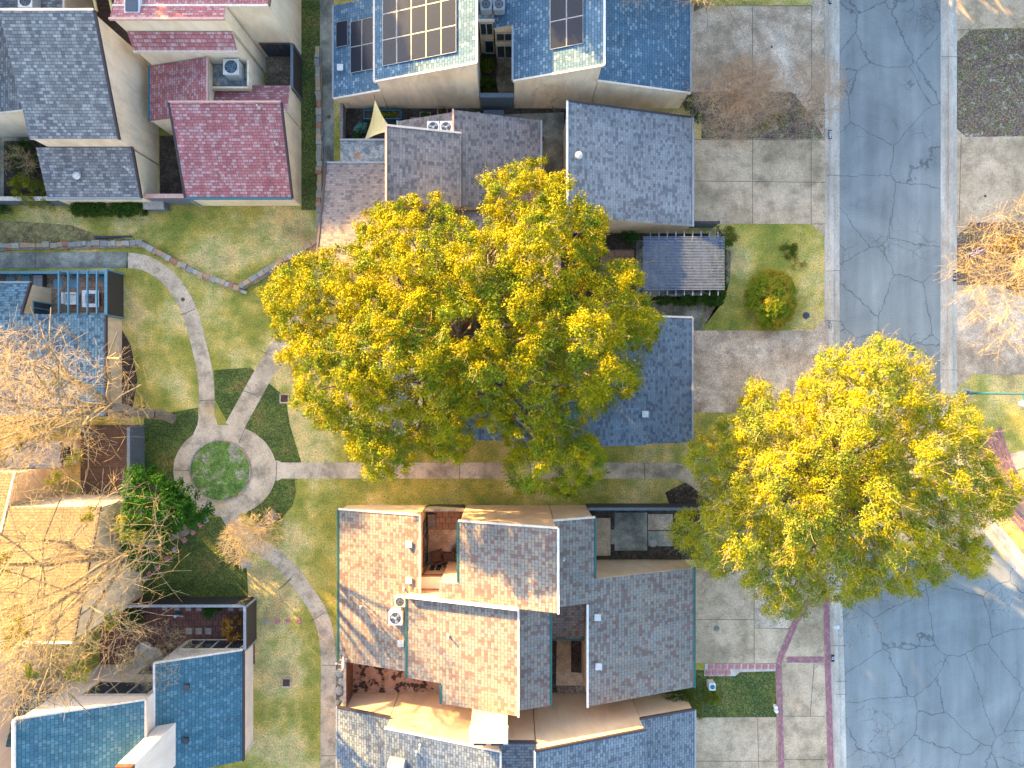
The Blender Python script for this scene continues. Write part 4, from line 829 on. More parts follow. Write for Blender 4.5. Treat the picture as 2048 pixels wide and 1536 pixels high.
MB().box(*[v for v in (g2w(968, 0)[0], g2w(1008, 0)[0])], g2w(0, 240)[1], g2w(0, 226)[1], 0, 0.55).build('covered_bench', M['fence_b']); props(bpy.data.objects['covered_bench'], 'long grey covered bench against the low courtyard wall', 'bench')
# bin store, utility box, roof dish, lamp
ub = thing('storage_box', 'purple grey sloped lid storage box at the end of the hedge', 'storage box', g2w(318, 418)); x0, y1, _ = g2w(300, 407); x1, y0, _ = g2w(341, 425)
MB().box(x0+0.05, x1-0.05, y0+0.05, y1-0.02, 0, 0.85).build('body', M['fence_b'], ub); MB().prism([(x0, y0), (x1, y0), (x1, y1), (x0, y1)], lambda x, y: 0.86+0.25*(y-y0), lambda x, y: 0.92+0.25*(y-y0)).build('lid', M['greyp'], ub)
u2 = thing('meter_box', 'white metal box with a dark round top in the leafy bed', 'box', g2w(1419, 1365)); x, y, _ = g2w(1419, 1365)
MB().box(x-0.21, x+0.21, y-0.24, y+0.24, 0, 0.75).build('body', M['wtrim'], u2); MB().lathe((x, y, 0.75), [(0.16, 0), (0.16, 0.02), (0.05, 0.03)], 16).build('round_top', M['blue'], u2)
for k, (px, py) in enumerate(((1549, 1411), (1550, 1419))): disc(px, py, 0.12, 'wtrim', ['upper', 'lower'][k]+' of two white utility caps beside the brick strip', 'utility cap', 'utility_cap', 0.35)
di = thing('satellite_dish', 'white satellite dish on the southwest roof corner beside the path', 'satellite dish', g2w(696, 1296, 2.2)); x, y, z = P(686, 1325, 2.7)
MB().tube((x+0.25, y+0.1, 2.1), (x+0.1, y, 2.8), 0.03, 0.03, 8).build('mast', M['metal'], di)
dm = MB(); nn = 16; R_ = 0.42; ax = Vector((-0.93, 0.1, 0.35)).normalized(); u_ = ax.cross(Vector((0, 0, 1))).normalized(); v_ = ax.cross(u_)
cc = Vector((x+0.1, y, 2.85)); vs = [cc]; fs = []
for q in (1, 2, 3):
    for k in range(nn):
        a = 2*math.pi*k/nn; r = R_*q/3; vs.append(cc + u_*(math.cos(a)*r) + v_*(math.sin(a)*r) + ax*(r*r*0.5))
for k in range(nn): fs.append((0, 1+k, 1+(k+1) % nn))
for q in range(2):
    for k in range(nn): fs.append((1+q*nn+k, 1+(q+1)*nn+k, 1+(q+1)*nn+(k+1) % nn, 1+q*nn+(k+1) % nn))
o = dm.add(vs, fs).build('reflector', M['wtrim'], di, fix=False); o.modifiers.new('s', 'SOLIDIFY').thickness = 0.015
f_ = cc + ax*0.5; MB().tube(cc - v_*0.3, f_, 0.015, 0.015, 6).build('arm', M['metal'], di); MB().lathe((f_.x, f_.y, f_.z-0.05), [(0.05, 0), (0.06, 0.1), (0.03, 0.12)], 10).build('feed', M['wtrim'], di)
lp = thing('street_lamp', 'tall blue street lamp on a concrete pad at the right edge', 'street lamp', g2w(1933, 786)); x, y, _ = g2w(1933, 786)
MB().box(x-0.3, x+0.3, y-0.3, y+0.3, 0, 0.06).build('footing', M['curb'], lp)
MB().lathe((x, y, 0.06), [(0.17, 0), (0.14, 0.35), (0.09, 0.5), (0.055, 5.6)], 12).build('pole', M['blue'], lp)
MB().tube((x, y, 5.5), (x-0.1, y-0.55, 5.75), 0.04, 0.03, 8).build('arm', M['blue'], lp)
MB().lathe((x-0.1, y-0.6, 5.4), [(0.05, 0), (0.17, 0.08), (0.2, 0.22), (0.15, 0.36), (0.04, 0.42)], 16).build('globe', M['lamp'], lp, smooth=True)
# pergolas
def pergola(name, label, x0, x1, y0, y1, h, nslat, nraft, sm='wood', over=0.35, along='x'):
    t = thing(name, label, 'pergola', g2w((x0+x1)/2, (y0+y1)/2)); X0, Y1, _ = g2w(x0, y0); X1, Y0, _ = g2w(x1, y1)
    for k in range(nraft):
        q = X0+0.5+(X1-X0-0.9)*k/(nraft-1); MB().beam((q, Y0-over, h), (q, Y1+over, h), 0.06, 0.14).build('rafter', M[sm], t)
    for k in range(nslat):
        q = Y0+0.03+(Y1-Y0-0.06)*k/(nslat-1); MB().beam((X0, q, h+0.105), (X1, q, h+0.105), 0.042, 0.06).build('slat', M[sm], t)
    for px in (X0+0.3, (X0+X1)/2, X1-0.3):
        for q in (Y0+0.25, Y1-0.25): MB().box(px-0.06, px+0.06, q-0.06, q+0.06, 0, h-0.25).build('post', M[sm], t)
    for q in (Y0+0.25, Y1-0.25): MB().beam((X0+0.1, q, h-0.16), (X1-0.1, q, h-0.16), 0.08, 0.17).build('beam', M[sm], t)
    return t
M['perg'] = plain('pergola_wood', (0.15, 0.19, 0.28), 0.7, 0, 0.2, 4)
pergola('pergola', 'grey slatted pergola between the grey garage roof and the lawn', 1272, 1426, 489, 590, 2.6, 35, 9, 'perg')
pergola('pergola', 'small slatted pergola mostly hidden under the oak branches', 1180, 1284, 606, 630, 2.5, 9, 5, 'perg')
bp = thing('pergola', 'open blue beam frame over the patio with the white armchair', 'pergola', g2w(180, 590))
for k in range(5):
    gx, gy, z = 1024+(118+19*k-1024)*0.957, 0, 2.15; a = g2w(gx, 551, z); b = g2w(gx, 634, z); MB().beam(a, b, 0.08, 0.14).build('beam', M['btrim'], bp)
for gy in (552, 634): a = g2w(150, gy, 2.02); b = g2w(243, gy, 2.02); MB().beam(a, b, 0.08, 0.12).build('cross_beam', M['btrim'], bp)
for gx in (152, 241):
    for gy in (552, 634): x, y, _ = g2w(gx, gy); MB().box(x-0.05, x+0.05, y-0.05, y+0.05, 0, 1.96).build('post', M['btrim'], bp)
bq = thing('pergola', 'brown wooden patio frame at the top edge, left of the red roofs', 'pergola', g2w(260, 20))
for k in range(4): a = g2w(205+30*k, -90, 2.5); b = g2w(235+30*k, 60, 2.5); MB().beam(a, b, 0.14, 0.16).build('beam', M['sail'], bq)
for k in range(2): a = g2w(196, -60+80*k, 2.35); b = g2w(330, -60+80*k, 2.35); MB().beam(a, b, 0.12, 0.14).build('cross_beam', M['brown'], bq)
# patio furniture
def armchair(label, px, py, rz, m, cm, group=None):
    t = thing('armchair', label, 'armchair', (0, 0, 0), group)
    MB().box(-0.38, 0.38, -0.38, 0.36, 0.2, 0.34).build('seat_frame', M[m], t); MB().box(-0.3, 0.3, -0.32, 0.34, 0.342, 0.46).build('cushion', M[cm], t)
    MB().box(-0.38, 0.38, 0.36, 0.46, 0.2, 0.85).build('backrest', M[m], t)
    for s_ in (-1, 1):
        MB().box(min(s_*0.31, s_*0.41), max(s_*0.31, s_*0.41), -0.4, 0.355, 0.345, 0.62).build('armrest', M[m], t)
        for q in (-0.34, 0.3): MB().box(s_*0.34-0.04, s_*0.34+0.04, q-0.04, q+0.04, 0, 0.2).build('leg', M[m], t)
    x, y, _ = g2w(px, py); t.location = (x, y, 0); t.rotation_euler = (0, 0, rz); return t
armchair('white armchair with pale cushion under the blue beams', 151, 599, math.pi/2, 'wtrim', 'metal')
armchair('left brown wicker chair in the tiled courtyard', 876, 1110, 0.3+math.pi, 'brown', 'brown', 'wicker courtyard chairs')
armchair('middle brown wicker chair in the tiled courtyard', 897, 1113, 0.0+math.pi, 'brown', 'brown', 'wicker courtyard chairs')
armchair('right brown wicker chair turned in the corner of the tiled courtyard', 921, 1094, -0.7+math.pi, 'brown', 'brown', 'wicker courtyard chairs')
tb = thing('fire_table', 'square white fire pit table under the blue beams', 'table', g2w(189, 599)); x, y, _ = g2w(189, 599)
MB().box(x-0.45, x+0.45, y-0.45, y+0.45, 0, 0.42).build('base', M['fence_b'], tb); fr = MB(); r = 0.58
for q in ((x-r, x+r, y+r-0.24, y+r), (x-r, x+r, y-r, y-r+0.24), (x-r, x-r+0.24, y-r+0.24, y+r-0.24), (x+r-0.24, x+r, y-r+0.24, y+r-0.24)): fr.box(*q, 0.42, 0.5)
fr.build('table_top', M['wtrim'], tb); MB().lathe((x, y, 0.42), [(0.16, 0), (0.24, 0.1), (0.2, 0.1), (0.1, 0.04)], 16).build('fire_bowl', M['brown'], tb)
sb = thing('bench', 'dark slatted bench on the gravel west of the blue beams', 'bench', g2w(84, 563)); x, y, _ = g2w(84, 563)
for k in range(9): MB().box(x-0.3, x+0.3, y-0.4+k*0.09, y-0.34+k*0.09, 0.42, 0.45).build('slat', M['gut'], sb)
for s_ in (-1, 1): MB().box(x+s_*0.33-0.03, x+s_*0.33+0.03, y-0.42, y+0.42, 0.0, 0.46).build('side_frame', M['dframe'], sb)
for k in range(4): props(MB().rbox(*g2w(214+2*k, 556+4*k)[:2], 0.06+0.03*k, 1.2-0.1*k, 0.1, 0.06, -0.1+0.07*k).build('plank', M['btrim']), ['pale plank topmost in the stack in the patio corner', 'second plank of the stack in the patio corner', 'third plank of the stack in the patio corner', 'lowest plank of the stack in the patio corner'][k], 'plank', 'planks in the patio corner')
gt = thing('garden_table', 'round glass garden table on the brick patio', 'table', g2w(316, 1306)); x, y, _ = g2w(316, 1306)
MB().lathe((x, y, 0.68), [(0.62, 0), (0.66, 0.02), (0.62, 0.04)], 28).build('glass_top', M['gut'], gt); MB().lathe((x, y, 0), [(0.3, 0), (0.08, 0.08), (0.06, 0.6), (0.2, 0.67)], 14).build('pedestal', M['metal'], gt)
def gseat(px, py, rz, label):
    t = thing('garden_chair', label, 'chair', (0, 0, 0), 'pale blue patio chairs'); mb = MB(); n = 10
    seat = [(0.46*math.cos(a)*1.1, 0.4*math.sin(a)) for a in [k*math.pi/n for k in range(n+1)]] + [(-0.5, -0.12), (0.5, -0.12)]
    mb.prism(seat, 0.4, 0.46).build('seat', M['metal'], t); mb = MB()
    for k in range(n):
        a0, a1 = k*math.pi/n, (k+1)*math.pi/n; mb.beam((0.5*math.cos(a0), 0.45*math.sin(a0), 0.62), (0.5*math.cos(a1), 0.45*math.sin(a1), 0.62), 0.05, 0.4)
    mb.build('backrest', M['metal'], t)
    for s_ in (-0.35, 0.35):
        for q in (0.0, 0.28): MB().tube((s_, q, 0), (s_, q, 0.4), 0.025, 0.025, 6).build('leg', M['gut'], t)
    x, y, _ = g2w(px, py); t.location = (x, y, 0); t.rotation_euler = (0, 0, rz)
gseat(296, 1293, 0.7, 'pale blue patio chair on the upper left of the glass table'); gseat(293, 1318, 2.3, 'pale blue patio chair on the lower left of the glass table')
bn = thing('storage_bench', 'grey bench along the west side of the tiled courtyard', 'bench', g2w(864, 1040)); x, y, _ = g2w(865, 1040)
MB().box(x-0.24, x+0.24, y-0.45, y+0.45, 0, 0.42).build('box', M['fence_b'], bn); MB().box(x-0.26, x+0.26, y-0.47, y+0.47, 0.42, 0.47).build('lid', M['wood'], bn)
fg = thing('garden_ornament', 'small blue and white garden figure with red flowers on the brick patio', 'ornament', g2w(358, 1226)); x, y, _ = g2w(358, 1226)
MB().lathe((x, y, 0), [(0.16, 0), (0.1, 0.25), (0.17, 0.45), (0.06, 0.55)], 12).build('body', M['blue'], fg); MB().lathe((x+0.05, y-0.02, 0.55), [(0.03, 0), (0.1, 0.08), (0.08, 0.18), (0.02, 0.22)], 12).build('head', M['whitep'], fg)
ys = thing('yard_sign', 'blue sign board with white emblem lying tilted in the leafy bed', 'sign', g2w(1943, 508)); x, y, _ = g2w(1943, 508)
M['navy'] = plain('navy_paint', (0.02, 0.03, 0.16), 0.5)
MB().rbox(x, y, 0.5, 1.2, 0.42, 0.03, 0.38).build('board', M['navy'], ys)
wm = MB()
for dx, dy, a, l in ((0, 0, 0.2, 0.28), (0.02, 0.03, 1.7, 0.24), (0.12, 0.0, 0.9, 0.2), (0.3, 0.14, 0.38, 0.3), (-0.35, -0.05, 0.38, 0.3), (-0.3, -0.18, 0.38, 0.2)): wm.rbox(x+dx, y+dy, 0.519, l, 0.06, 0.006, a)
wm.build('emblem', M['whitep'], ys)
for s_ in (-0.4, 0.4): MB().tube((x+s_*0.9, y+s_*0.36, 0), (x+s_*0.9, y+s_*0.36, 0.49), 0.012, 0.012, 6).build('stake', M['metal'], ys)
lt = MB(); x, y, _ = g2w(1672, 1253)
for a, l in ((0.3, 0.45), (-0.5, 0.4), (1.3, 0.3)): lt.rbox(x, y, 0.135+0.02*a*a, l, 0.1, 0.02, a)
props(lt.build('litter', M['whitep'], loc=(x, y, 0)), 'crumpled white litter lying on the kerb by the brick strip', 'litter')
props(MB().tube(g2w(192, 476, 0.12), g2w(265, 473, 0.12), 0.1, 0.05, 8).build('log', M['dmetal'], loc=g2w(192, 476)), 'dark fallen branch on the lawn above the stone wall', 'log')
# stump with hollow log at the ring path
st = thing('cut_log', 'weathered grey log with hollow knot leaning by the small bare tree', 'log', g2w(545, 1032))
MB().tube(g2w(556, 1024, 0.3), g2w(515, 1060, 0.6), 0.42, 0.25, 12).build('trunk', M['palebark'], st); MB().tube(g2w(531, 1041, 0.75), g2w(529, 1043, 0.92), 0.1, 0.07, 10).build('knot', M['brown'], st)
# ------------------------------------------------------------------ trees and plants
def fast_mesh(name, V, Fidx, m, parent=None, nv=4, org=(0, 0, 0)):
    me = bpy.data.meshes.new(name); V = np.asarray(V, np.float32) - np.asarray(org, np.float32); k = len(Fidx)
    me.vertices.add(len(V)); me.vertices.foreach_set('co', V.ravel()); me.loops.add(k*nv); me.loops.foreach_set('vertex_index', np.asarray(Fidx, np.int32).ravel())
    me.polygons.add(k); me.polygons.foreach_set('loop_start', np.arange(0, k*nv, nv, dtype=np.int32)); me.polygons.foreach_set('loop_total', np.full(k, nv, np.int32))
    me.update(calc_edges=True); me.materials.append(m); o = bpy.data.objects.new(name, me); COL.objects.link(o)
    if parent: o.parent = parent
    return o
def leaves(name, C, R, per, size, m, parent, rng, flatten=0.75, up=0.5, shell=0.45, aspect=0.5):
    C = np.asarray(C); R = np.asarray(R); n = len(C); k = n*per
    c = np.repeat(C, per, 0); r = np.repeat(R, per)
    d = rng.normal(size=(k, 3)); d /= np.linalg.norm(d, axis=1)[:, None]
    rad = r*(shell + (1.08-shell)*rng.random(k)**0.7); p = c + d*rad[:, None]*np.array([1, 1, flatten])
    nrm = d*0.7 + rng.normal(size=(k, 3))*0.6 + np.array([0, 0, up]); nrm /= np.linalg.norm(nrm, axis=1)[:, None]
    t = d + rng.normal(size=(k, 3))*0.7; t -= nrm*(t*nrm).sum(1)[:, None]; t /= np.linalg.norm(t, axis=1)[:, None]; b = np.cross(nrm, t)
    s = size*(0.6+0.8*rng.random(k)); t *= s[:, None]; b *= (s*aspect)[:, None]
    V = np.empty((k, 4, 3)); V[:, 0] = p - t; V[:, 1] = p + b; V[:, 2] = p + t; V[:, 3] = p - b
    org = ORI[parent.name] if parent else (0, 0, 0)
    return fast_mesh(name, V.reshape(-1, 3), np.arange(k*4).reshape(k, 4), m, parent, 4, org)
def segs_mesh(name, A, B, r0, r1, m, parent, sides=3):
    A = np.asarray(A, float); B = np.asarray(B, float); r0 = np.asarray(r0); r1 = np.asarray(r1); d = B - A; L = np.linalg.norm(d, axis=1)[:, None]; d = d/np.maximum(L, 1e-6)
    ref = np.where(np.abs(d[:, 2:3]) < 0.9, np.array([[0, 0, 1.0]]), np.array([[1.0, 0, 0]])); u = np.cross(d, ref); u /= np.linalg.norm(u, axis=1)[:, None]; v = np.cross(d, u)
    k = len(A); V = np.empty((k, 2*sides, 3))
    for i in range(sides):
        a = 2*math.pi*i/sides; w_ = u*math.cos(a)+v*math.sin(a); V[:, i] = A - d*0.0 + w_*r0[:, None]; V[:, sides+i] = B + w_*r1[:, None]
    base = (np.arange(k)*2*sides)[:, None]; Fs = []
    for i in range(sides):
        j = (i+1) % sides; Fs.append(base + np.array([[i, j, sides+j, sides+i]]))
    return fast_mesh(name, V.reshape(-1, 3), np.concatenate(Fs, 0), m, parent, 4, ORI[parent.name])
def limbs(base, targets, r, rng, trunk_h, parent, m, name='trunk', sides=7):
    A = []; B = []; r0 = []; r1 = []; base = np.array(base, float); top = base + np.array([0, 0, trunk_h])
    def path(p, q, ra, rb, n, wob):
        pts = [p + (q-p)*(i/n) + (rng.normal(size=3)*wob*math.sin(math.pi*i/n)) for i in range(n+1)]
        for i in range(n):
            A.append(pts[i]); B.append(pts[i+1]); r0.append(ra+(rb-ra)*i/n); r1.append(ra+(rb-ra)*(i+1)/n)
        return pts
    path(base, top, r*1.25, r, 4, 0.05)
    for q in targets:
        q = np.array(q, float); mid = top + (q-top)*0.5 + np.array([0, 0, -0.4]); path(top, mid, r*0.45, r*0.22, 4, 0.15); path(mid, q, r*0.22, 0.03, 5, 0.2)
    return segs_mesh(name, A, B, r0, r1, m, parent, sides)
def oak(name, label, outline, base_g, zmin, zmax, Dmax, per, size, m, seed, density=1.0, boughR=1.5, gap=0.0, trunk_r=0.45, low=0.55, bare=0, thin=0.0, trunk='bark', hole=None):
    rng = np.random.default_rng(seed); t = thing(name, label, 'tree', g2w(*base_g)); zc = (zmin+zmax)/2
    rr_ = (H-zc)/F; poly = [((x-1024)*rr_, (768-y)*rr_) for x, y in outline]; xs = [p[0] for p in poly]; ys = [p[1] for p in poly]
    area = 0.5*abs(sum(poly[i][0]*poly[(i+1) % len(poly)][1]-poly[(i+1) % len(poly)][0]*poly[i][1] for i in range(len(poly))))
    # boughs
    bs = []; tries = 0
    while tries < 6000 and len(bs) < area/(boughR**2*1.6):
        tries += 1; x = rng.uniform(min(xs), max(xs)); y = rng.uniform(min(ys), max(ys))
        if not inside(poly, np.array([x]), np.array([y]))[0]: continue
        if edgedist(poly, np.array([x]), np.array([y]))[0] < boughR*0.35: continue
        if any((x-a)**2+(y-b)**2 < (boughR*1.05)**2 for a, b in bs): continue
        bs.append((x, y))
    bs = np.array(bs); bR = boughR*(0.75+0.5*rng.random(len(bs))); bz = rng.normal(size=len(bs))*0.7
    n = int(area*9*density); x = rng.uniform(min(xs), max(xs), n*4); y = rng.uniform(min(ys), max(ys), n*4); k = inside(poly, x, y); x = x[k][:n]; y = y[k][:n]
    ed = edgedist(poly, x, y); dd = np.sqrt((x[:, None]-bs[:, 0])**2+(y[:, None]-bs[:, 1])**2)/bR
    j = dd.argmin(1); dm = dd[np.arange(len(x)), j]; dome = zmin+(zmax-zmin)*np.sqrt(np.clip(ed/Dmax, 0, 1))
    zt = dome + bz[j] + bR[j]*0.9*np.sqrt(np.clip(1-dm**2, 0, 1)) - np.clip(dm-0.75, 0, 1)*4.5
    keep = (rng.random(len(x)) > thin*np.clip(dm-0.6, 0, 1)*2) & (dm < 1.25+gap)
    lower = rng.random(len(x)) < low; z = np.where(lower, zt - rng.uniform(0.5, 6.0, len(x)), zt); z = np.clip(z, zmin-2.8, None)
    f = (H-z)/(H-zc); C = np.stack([x*f, y*f, z], 1)[keep]; R = (0.26+0.24*rng.random(len(x)))[keep]
    if hole:
        hx, hy, hr = hole; q = (H-C[:, 2])/F; kk = (((C[:, 0]-(hx-1024)*q)/1.35)**2+(C[:, 1]-(768-hy)*q)**2 > hr**2); C = C[kk]; R = R[kk]
    leaves('crown', C, R, per, size, m, t, rng, shell=0.2)
    # end sprays around the rim
    cen = np.array([np.mean(xs), np.mean(ys)])
    trg = np.stack([bs[:, 0]*1.0, bs[:, 1]*1.0, zmin+(zmax-zmin)*np.sqrt(np.clip(edgedist(poly, bs[:, 0], bs[:, 1])/Dmax, 0, 1))+bz*0.6-0.4], 1)
    base = Vector(g2w(*base_g)); limbs(base, trg, trunk_r, rng, zmin*0.42, t, M[trunk])
    if bare:
        A = []; B = []; r0 = []; r1 = []; E = C[R > 0.0]; dist = np.hypot(E[:, 0]-cen[0], E[:, 1]-cen[1]); idx = rng.choice(len(E), bare, replace=True)
        for i in idx:
            p = E[i].copy(); d = np.array([p[0]-cen[0], p[1]-cen[1], 0.0]); d /= max(np.linalg.norm(d), 1e-3); d = d + rng.normal(size=3)*0.55 + np.array([0, 0, 0.45]); d /= np.linalg.norm(d); ln = rng.uniform(0.25, 0.6); ra = 0.014
            for q in range(3):
                p2 = p + d*ln*0.6; A.append(p); B.append(p2); r0.append(ra); r1.append(ra*0.7); ra *= 0.7
                if q: 
                    e = d + rng.normal(size=3)*0.6; e /= np.linalg.norm(e); A.append(p2); B.append(p2+e*ln*0.45); r0.append(ra*0.8); r1.append(0.006)
                d = d + rng.normal(size=3)*0.22; d /= np.linalg.norm(d); p = p2
        segs_mesh('twigs', A, B, r0, r1, M['twig'], t)
    return t
oc = [(515, 590), (545, 548), (600, 512), (640, 503), (680, 492), (722, 472), (712, 440), (758, 402), (800, 400), (850, 378), (895, 398), (925, 430), (962, 425), (953, 365), (990, 342), (1060, 322), (1092, 318), (1088, 352), (1132, 350), (1152, 380), (1182, 400), (1218, 440), (1212, 500), (1195, 532), (1235, 518), (1290, 528), (1285, 580), (1300, 612), (1332, 635), (1300, 688), (1290, 722), (1300, 768), (1232, 800), (1200, 832), (1155, 862), (1200, 880), (1212, 950), (1165, 1002), (1100, 984), (1040, 992), (1012, 955), (1005, 870), (960, 850), (930, 925), (880, 935), (840, 900), (800, 955), (742, 968), (722, 930), (695, 900), (692, 868), (640, 850), (580, 800), (580, 740), (545, 728), (556, 680), (538, 650), (535, 620)]
oak('live_oak', 'huge spreading oak with golden leaves on its sunny side, in the centre of the photo', oc, (935, 700), 7.0, 12.5, 5.0, 135, 0.062, M['oak'], 5, 1.25, 1.45, 0.05, 0.6, bare=500, hole=(932, 655, 0.75))
orr = [(1480, 800), (1455, 835), (1425, 862), (1378, 880), (1362, 930), (1400, 968), (1402, 1012), (1338, 1020), (1333, 1080), (1395, 1130), (1440, 1162), (1510, 1190), (1530, 1230), (1600, 1242), (1640, 1200), (1700, 1212), (1760, 1190), (1830, 1192), (1900, 1150), (1962, 1160), (1985, 1105), (1955, 1060), (2020, 1035), (2060, 960), (2010, 935), (1985, 890), (1990, 850), (1950, 820), (1925, 785), (1885, 790), (1865, 755), (1855, 705), (1800, 688), (1760, 668), (1722, 700), (1685, 685), (1645, 700), (1622, 745), (1590, 765), (1562, 795), (1510, 745), (1490, 765)]
oak('oak_tree', 'bright yellow oak with thin bare twig ends, overhanging the street on the right', orr, (1632, 950), 5.2, 10.5, 4.5, 100, 0.060, M['oak2'], 9, 1.4, 1.3, 0.1, 0.62, thin=0.6, bare=2000)
def bare_tree(name, label, base, center, rad, zlo, zhi, seed, nmain=9, levels=5, kids=(3, 3, 3, 3, 3), r=0.3, m='palebark', tm='twig', trunk_h=None, mist=0, twl=1.0, cat='tree', sag=0.0):
    rng = np.random.default_rng(seed); t = thing(name, label, cat, tuple(base)); A = []; B = []; r0 = []; r1 = []; T = []
    base = np.array(base, float); cen = np.array(center, float); th = trunk_h or zlo*0.6; top = base + (np.array([cen[0], cen[1], zlo])-base)*min(1, th/max(zlo, 0.1)); top[2] = base[2]+th
    p = base.copy(); n = 5
    for i in range(n):
        q = base+(top-base)*((i+1)/n) + (rng.normal(size=3)*0.08 if i < n-1 else 0); A.append(p); B.append(q); r0.append(r*(1.2-0.1*i)); r1.append(r*(1.1-0.1*i)); p = q
    def grow(p, d, ln, ra, lv):
        steps = 3 if lv < 3 else 2
        for s_ in range(steps):
            d = d + rng.normal(size=3)*(0.14 if lv < 2 else 0.24); out = (p-cen)/np.array([rad[0], rad[1], max(zhi-zlo, 1)]); o2 = np.linalg.norm(out)
            if o2 > 1.3 and lv > 0: return
            d[2] += 0.04 - sag*lv*0.05; d /= np.linalg.norm(d); q = p + d*ln/steps; ro = ra*(0.86 if lv < 3 else 0.8)
            (A if lv < 3 else T).append((p, q, ra, ro) if lv >= 3 else p)
            if lv < 3: B.append(q); r0.append(ra); r1.append(ro)
            p = q; ra = ro
            if lv < levels and (s_ > 0 or lv > 1):
                for _ in range(kids[lv] // (2 if s_ < steps-1 else 1)):
                    e = d + rng.normal(size=3)*0.75; e /= np.linalg.norm(e); grow(p, e, ln*rng.uniform(0.5, 0.8)*(twl if lv > 2 else 1), ra*(0.5 if lv < 2 else 0.6), lv+1)
    for k in range(nmain):
        a = 2*math.pi*(k+rng.random()*0.7)/nmain; tgt = cen + np.array([math.cos(a)*rad[0]*rng.uniform(0.25, 0.8), math.sin(a)*rad[1]*rng.uniform(0.25, 0.8), (zhi-zlo)*rng.uniform(0.1, 0.55)])
        v = tgt-top; L = np.linalg.norm(v); grow(top, v/L, L*0.8, r*0.42, 0)
    segs_mesh('trunk', A, B, r0, r1, M[m], t, 6)
    T_ = T; segs_mesh('twigs', [a[0] for a in T_], [a[1] for a in T_], [max(a[2], 0.007) for a in T_], [max(a[3], 0.005) for a in T_], M[tm], t, 3)
    if mist:
        ends = np.array([a[1] for a in T_]); idx = rng.choice(len(ends), mist); C = np.repeat(ends[idx], 7, 0)+rng.normal(size=(mist*7, 3))*0.22
        leaves('mistletoe', C, np.full(len(C), 0.22), 60, 0.05, M['yshrub'], t, rng, shell=0.2)
    return t, len(T_)
def bt(label, gb, pc, zc, rad, zlo, zhi, seed, **kw):
    c = P(pc[0], pc[1], zc); r_ = bare_tree(kw.pop('name', 'bare_tree'), label, g2w(*gb), c, rad, zlo, zhi, seed, **kw); return r_[0]
bt('tall bare tree with pale twigs, its trunk base leaning beside the ring path', (345, 838), (85, 810), 10.5, (4.2, 3.3), 5.5, 12, 21, nmain=9, levels=5, kids=(3, 4, 3, 3, 3), r=0.32, trunk_h=4.5, mist=6)
bt('large bare tree rising behind the green evergreen, shading the tan roofs', (372, 1058), (112, 1168), 11.0, (4.5, 4.7), 5.5, 12.5, 22, nmain=11, levels=5, kids=(3, 4, 3, 3, 2), r=0.34, trunk_h=4.5, mist=12)
bt('small pale leafless tree spreading over the garden chairs', (330, 1250), (322, 1305), 3.0, (2.0, 1.8), 1.4, 3.6, 23, nmain=7, levels=4, r=0.07, trunk_h=1.2, kids=(2, 3, 3, 3, 3))
bt('small orange tinted bare tree at the end of the curved path', (520, 1056), (512, 1070), 6.5, (1.15, 1.1), 4.0, 7.2, 24, nmain=9, levels=4, r=0.1, trunk_h=3.6, kids=(3, 4, 4, 3, 2), tm='twig')
bt('reddish bare crape shrub between the upper driveways', (1470, 225), (1470, 205), 2.4, (2.7, 2.2), 0.7, 3.3, 25, nmain=11, levels=4, r=0.07, trunk_h=0.5, kids=(3, 4, 4, 3, 2), tm='twig_r', twl=0.9)
bt('thin reddish bare shrub reaching over the kerb', (1590, 235), (1618, 195), 2.4, (1.7, 1.7), 0.7, 3.2, 26, nmain=7, levels=4, r=0.05, trunk_h=0.5, kids=(3, 3, 3, 3, 2), tm='twig_r')
bt('bare tree entering from the top edge above the driveway', (1420, -90), (1420, -40), 6.0, (4.2, 2.4), 2.5, 7, 27, nmain=8, levels=4, r=0.16, trunk_h=2.5, kids=(3, 3, 4, 3, 3))
bt('wide bare tree with cream twigs entering from the right edge', (2110, 560), (2085, 560), 6.0, (4.3, 4.2), 2.4, 7.2, 28, nmain=10, levels=4, r=0.2, trunk_h=2.2, kids=(3, 3, 4, 3, 2))
bt('wispy bare shrub growing against the stained beige wall', (1110, 222), (1100, 185), 2.2, (1.2, 0.9), 0.6, 3, 29, nmain=6, levels=3, r=0.04, trunk_h=0.5, kids=(2, 3, 3, 2, 2), tm='twig_r')
bt('rusty leafless shrub against the fence by the leaning trunk', (278, 830), (270, 812), 2.2, (1.1, 1.0), 0.5, 2.8, 30, nmain=8, levels=4, r=0.05, trunk_h=0.4, kids=(2, 2, 3, 3, 2), tm='twig_r')
bt('leafless scrub in the shaded yard under the grey roof', (60, 330), (55, 320), 1.4, (1.3, 1.2), 0.4, 2, 31, nmain=8, levels=3, r=0.04, trunk_h=0.3, kids=(2, 3, 3, 2, 2), tm='twig')
